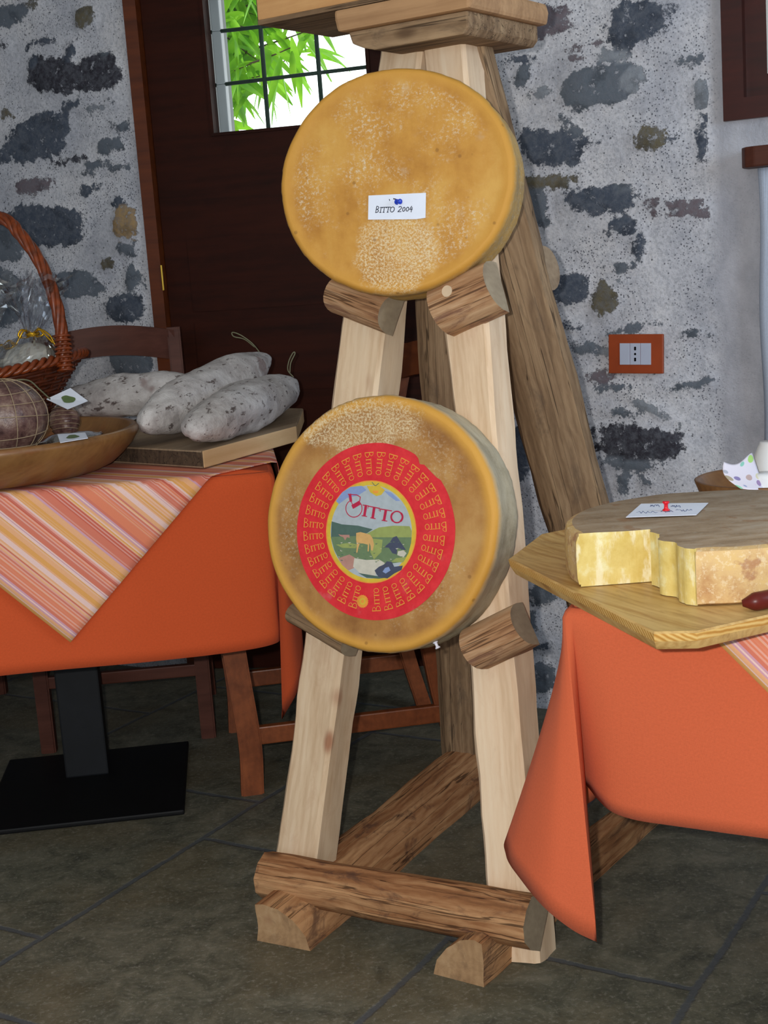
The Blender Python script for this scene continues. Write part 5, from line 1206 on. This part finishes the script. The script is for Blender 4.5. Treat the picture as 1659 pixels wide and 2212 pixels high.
add('twisted_handle', mb.me(True), MAT['wicker'], bask)
mb = MB()
for k in range(9):
    p = hp0[0].lerp(hp0[1], k / 6.0); d = (hp0[1] - hp0[0]).normalized(); q1 = d.orthogonal().normalized(); q2_ = d.cross(q1)
    mb.tube([p + (q1 * math.cos(a) + q2_ * math.sin(a)) * .0175 for a in [2 * math.pi * j / 20 for j in range(20)]], .003, 6, closed=True)
add('handle_binding', mb.me(True), MAT['wicker'], bask)

# cellophane bags with gold ribbon standing in the basket
def bag(name, body, Yb, rb_, neck, top, topr, label, seed):
    B, Nn, T = yp(*body, Yb), yp(*neck, Yb), yp(*top, Yb)
    root = tag(empty(name, (B.x, B.y, B.z - rb_ * .9)), label, 'gift bag', 'cellophane bags in the basket')
    vs, fs = [], []; n1_, n2_ = 32, 18
    vs2, fs2 = lathe([(0, -.95 * rb_), (rb_ * .6, -.9 * rb_), (rb_ * .98, -.4 * rb_), (rb_ * 1.0, .05 * rb_), (rb_ * .8, .4 * rb_), (rb_ * .4, .6 * rb_), (0, .66 * rb_)], 36, .08, 20)
    cm_ = mesh([V3(v) + B for v in vs2], fs2, 'c', True); add('wrapped_cheese', cm_, plain('creamy_white_cheese', (206, 200, 186), .6, .3, var=.08, scale=20), root)
    prof = []
    H_ = (Nn - B).length
    for i in range(12): t = i / 11; prof.append((rb_ * 1.06 * (1 - t ** 2.2) ** .6 * (1 if t < .98 else 0) + .011, -.2 * rb_ + (H_ + .2 * rb_) * t))
    HT = (T - Nn).length
    for i in range(1, 13): t = i / 12; prof.append((.011 + topr * t ** .8, H_ + HT * t))
    n = 60; vs, fs = [], []; ax = (T - B).normalized()
    for i, (r, z) in enumerate(prof):
        for k in range(n):
            a = 2 * math.pi * k / n; t = max(0, (z - H_) / HT); pl_ = 1 + (.32 * t + .06) * math.sin(a * 7 + seed) + .3 * noise.noise(V3((math.cos(a) * 2.5 + seed, math.sin(a) * 2.5, z * 18))) + (.1 + .25 * t) * noise.noise(V3((math.cos(a) * 8 + seed, math.sin(a) * 8, z * 60)))
            sag_ = .018 * t * noise.noise(V3((math.cos(a) * 3, math.sin(a) * 3, seed))) * 2
            P = B + V3((0, 0, 1)) * 0 + ax * (z + sag_) + V3((math.cos(a) * r * pl_, math.sin(a) * r * pl_, 0)); vs.append(P)
    for i in range(len(prof) - 1):
        for k in range(n): fs.append((i*n+k, i*n+(k+1)%n, (i+1)*n+(k+1)%n, (i+1)*n+k))
    o = add('cellophane', mesh(vs, fs, 'b', False), MAT['film'], root)
    mb = MB(); mb.tube([Nn + V3((.013 * math.cos(a), .013 * math.sin(a), .002 * math.sin(3 * a))) for a in [2 * math.pi * j / 20 for j in range(20)]], .004, 8, closed=True)
    for (dx_, dz_, w) in ((.05, -.022, 0), (.055, -.03, .01), (-.035, -.02, 0)):
        mb.tube(catmull([Nn, Nn + V3((dx_ * .4, -.015, .01)), Nn + V3((dx_ * .8, -.02, dz_ * .5 + w)), Nn + V3((dx_, -.022, dz_))], 5), .0024, 6)
    for sg in (-1, 1): mb.tube(catmull([Nn, Nn + V3((sg * .02, -.012, .012)), Nn + V3((sg * .028, -.016, -.002)), Nn + V3((sg * .01, -.014, -.006)), Nn], 5), .0026, 6)
    add('gold_ribbon', mb.me(True), MAT['gold'], root); return root
bag('cellophane_bag', (66, 778), 3.21, .062, (70, 722), (74, 600), .052, 'cellophane bag of white cheese tied with gold ribbon in the basket', 1)
bag('cellophane_bag', (-30, 800), 3.24, .055, (6, 748), (-30, 650), .04, 'second gold tied cellophane bag, cut off by the left edge', 2)

# ------------------------------------------------------------------ chairs
def build_chair(name, loc, rz, mat, label, wd=.40, dp=.42, H_=.98, sh_=.46, top='arch', curved=False):
    root = tag(empty(name, loc, rz), label, 'chair', 'wooden chairs around the tables'); M = MW[root.name]   # local +y = back of chair, origin under the seat centre
    hw, hd = wd / 2, dp / 2
    def leg_path(name, pts, w, d):
        P = catmull(pts, 8); vs, fs = [], []
        for i, p in enumerate(P):
            for (a, b) in ((-w/2, -d/2), (w/2, -d/2), (w/2, d/2), (-w/2, d/2)): vs.append((p.x + a, p.y + b, p.z))
        for i in range(len(P) - 1):
            for k in range(4): fs.append((i*4+k, i*4+(k+1)%4, (i+1)*4+(k+1)%4, (i+1)*4+k))
        fs.append((0, 1, 2, 3)); fs.append(tuple(len(P)*4 - 4 + k for k in range(4)))
        me = mesh(vs, fs); bm = bmesh.new(); bm.from_mesh(me)
        ed = [e for e in bm.edges if abs((e.verts[0].co - e.verts[1].co).normalized().z) > .7]; bmesh.ops.bevel(bm, geom=ed, offset=.004, segments=2, affect='EDGES'); bm.to_mesh(me); bm.free(); me.shade_smooth(); me.set_sharp_from_angle(angle=R(40))
        return add(name, me, mat, root, M)
    cf = .02 if curved else 0
    for s in (-1, 1):
        leg_path('leg', [(s * hw, -hd - .0, 0), (s * hw, -hd + cf * .2, .12), (s * hw, -hd + cf * -.0 - cf * .5, .3), (s * hw, -hd + .0 - cf * .9, sh_ - .03)], .036, .05 if curved else .036)
        leg_path('leg', [(s * (hw - .012), hd + .055, 0), (s * (hw - .012), hd + .01, .2), (s * (hw - .012), hd - .012, sh_), (s * (hw - .014), hd + .02, sh_ + .25), (s * (hw - .018), hd + .07, H_)], .034, .038)
    add('seat', box_me(wd + .05, dp + .03, .03, .012, 3, c=(0, -.01, sh_ - .005)), mat, root, M)
    mb = MB(); mb.box((0, -hd, sh_ - .05), wd, .02, .06); mb.box((0, hd - .015, sh_ - .05), wd - .03, .02, .06); mb.box((hw, 0, sh_ - .05), .02, dp - .02, .06); mb.box((-hw, 0, sh_ - .05), .02, dp - .02, .06); add('seat_frame', mb.me(), mat, root, M)
    for s in (-1, 1):
        for z in ((.13,) if curved else (.2,)): add('stretcher', box_me(.02, dp + .01, .04, .003, c=(s * hw, .012, z)), mat, root, M)
    add('stretcher', box_me(wd - .02, .02, .03, .003, c=(0, -hd + (.0 if not curved else .2), .175 if not curved else .13)), mat, root, M)
    def rail(z0, hgt, arch, nm):
        vs, fs = [], []; N = 20
        for i in range(N + 1):
            t = i / N; x = -hw + .016 + (wd - .032) * t; by = hd + .02 + .05 * (z0 - sh_ - .25) / (H_ - sh_ - .25) + .03 * math.sin(math.pi * t); ar = arch * math.sin(math.pi * t)
            for (dy, dz) in ((-.009, 0), (.009, 0), (.009, hgt), (-.009, hgt)): vs.append((x, by + dy, z0 + dz + ar))
        for i in range(N):
            for k in range(4): fs.append((i*4+k, i*4+(k+1)%4, (i+1)*4+(k+1)%4, (i+1)*4+k))
        fs.append((0, 1, 2, 3)); fs.append(tuple(N*4 + k for k in range(4)))
        me = mesh(vs, fs); me.shade_smooth(); me.set_sharp_from_angle(angle=R(40)); add(nm, me, mat, root, M)
    rail(H_ - .085, .078, .022, 'top_rail'); rail(H_ - .30, .045, .01, 'back_rail')
    return root
# chair behind the left table, facing it
ca, cb_ = V3((-.464, 3.31, 0)), V3((-.856, 3.284, 0)); c_ = (ca + cb_) / 2
build_chair('dining_chair', (c_.x - .02, c_.y + .155, 0), R(4), MAT['chairdark'], 'dark brown wooden chair behind the left table against the stone wall', wd=.392, dp=.31, H_=1.0)
# chair at the right end of the left table, seen from its side
na, fa = V3((-.333, 2.908, 0)), V3((-.403, 3.343, 0)); e_ = (fa - na).normalized(); mid_ = (na + fa) / 2; back = V3((e_.y, -e_.x, 0))
ang_ = math.atan2(back.y, back.x) - math.pi / 2
build_chair('dining_chair', mid_ + back * .21, ang_, MAT['chair'], 'reddish brown wooden chair between the left table and the easel', wd=.44, dp=.42, H_=.93, curved=True)
# chair at the left end, only a leg shows
q = zp(10, 1502, 0); build_chair('dining_chair', (q.x - .21, q.y - .18, 0), R(92), MAT['chairdark'], 'dark wooden chair at the far left, only a leg in view', wd=.4, dp=.4, H_=.9)
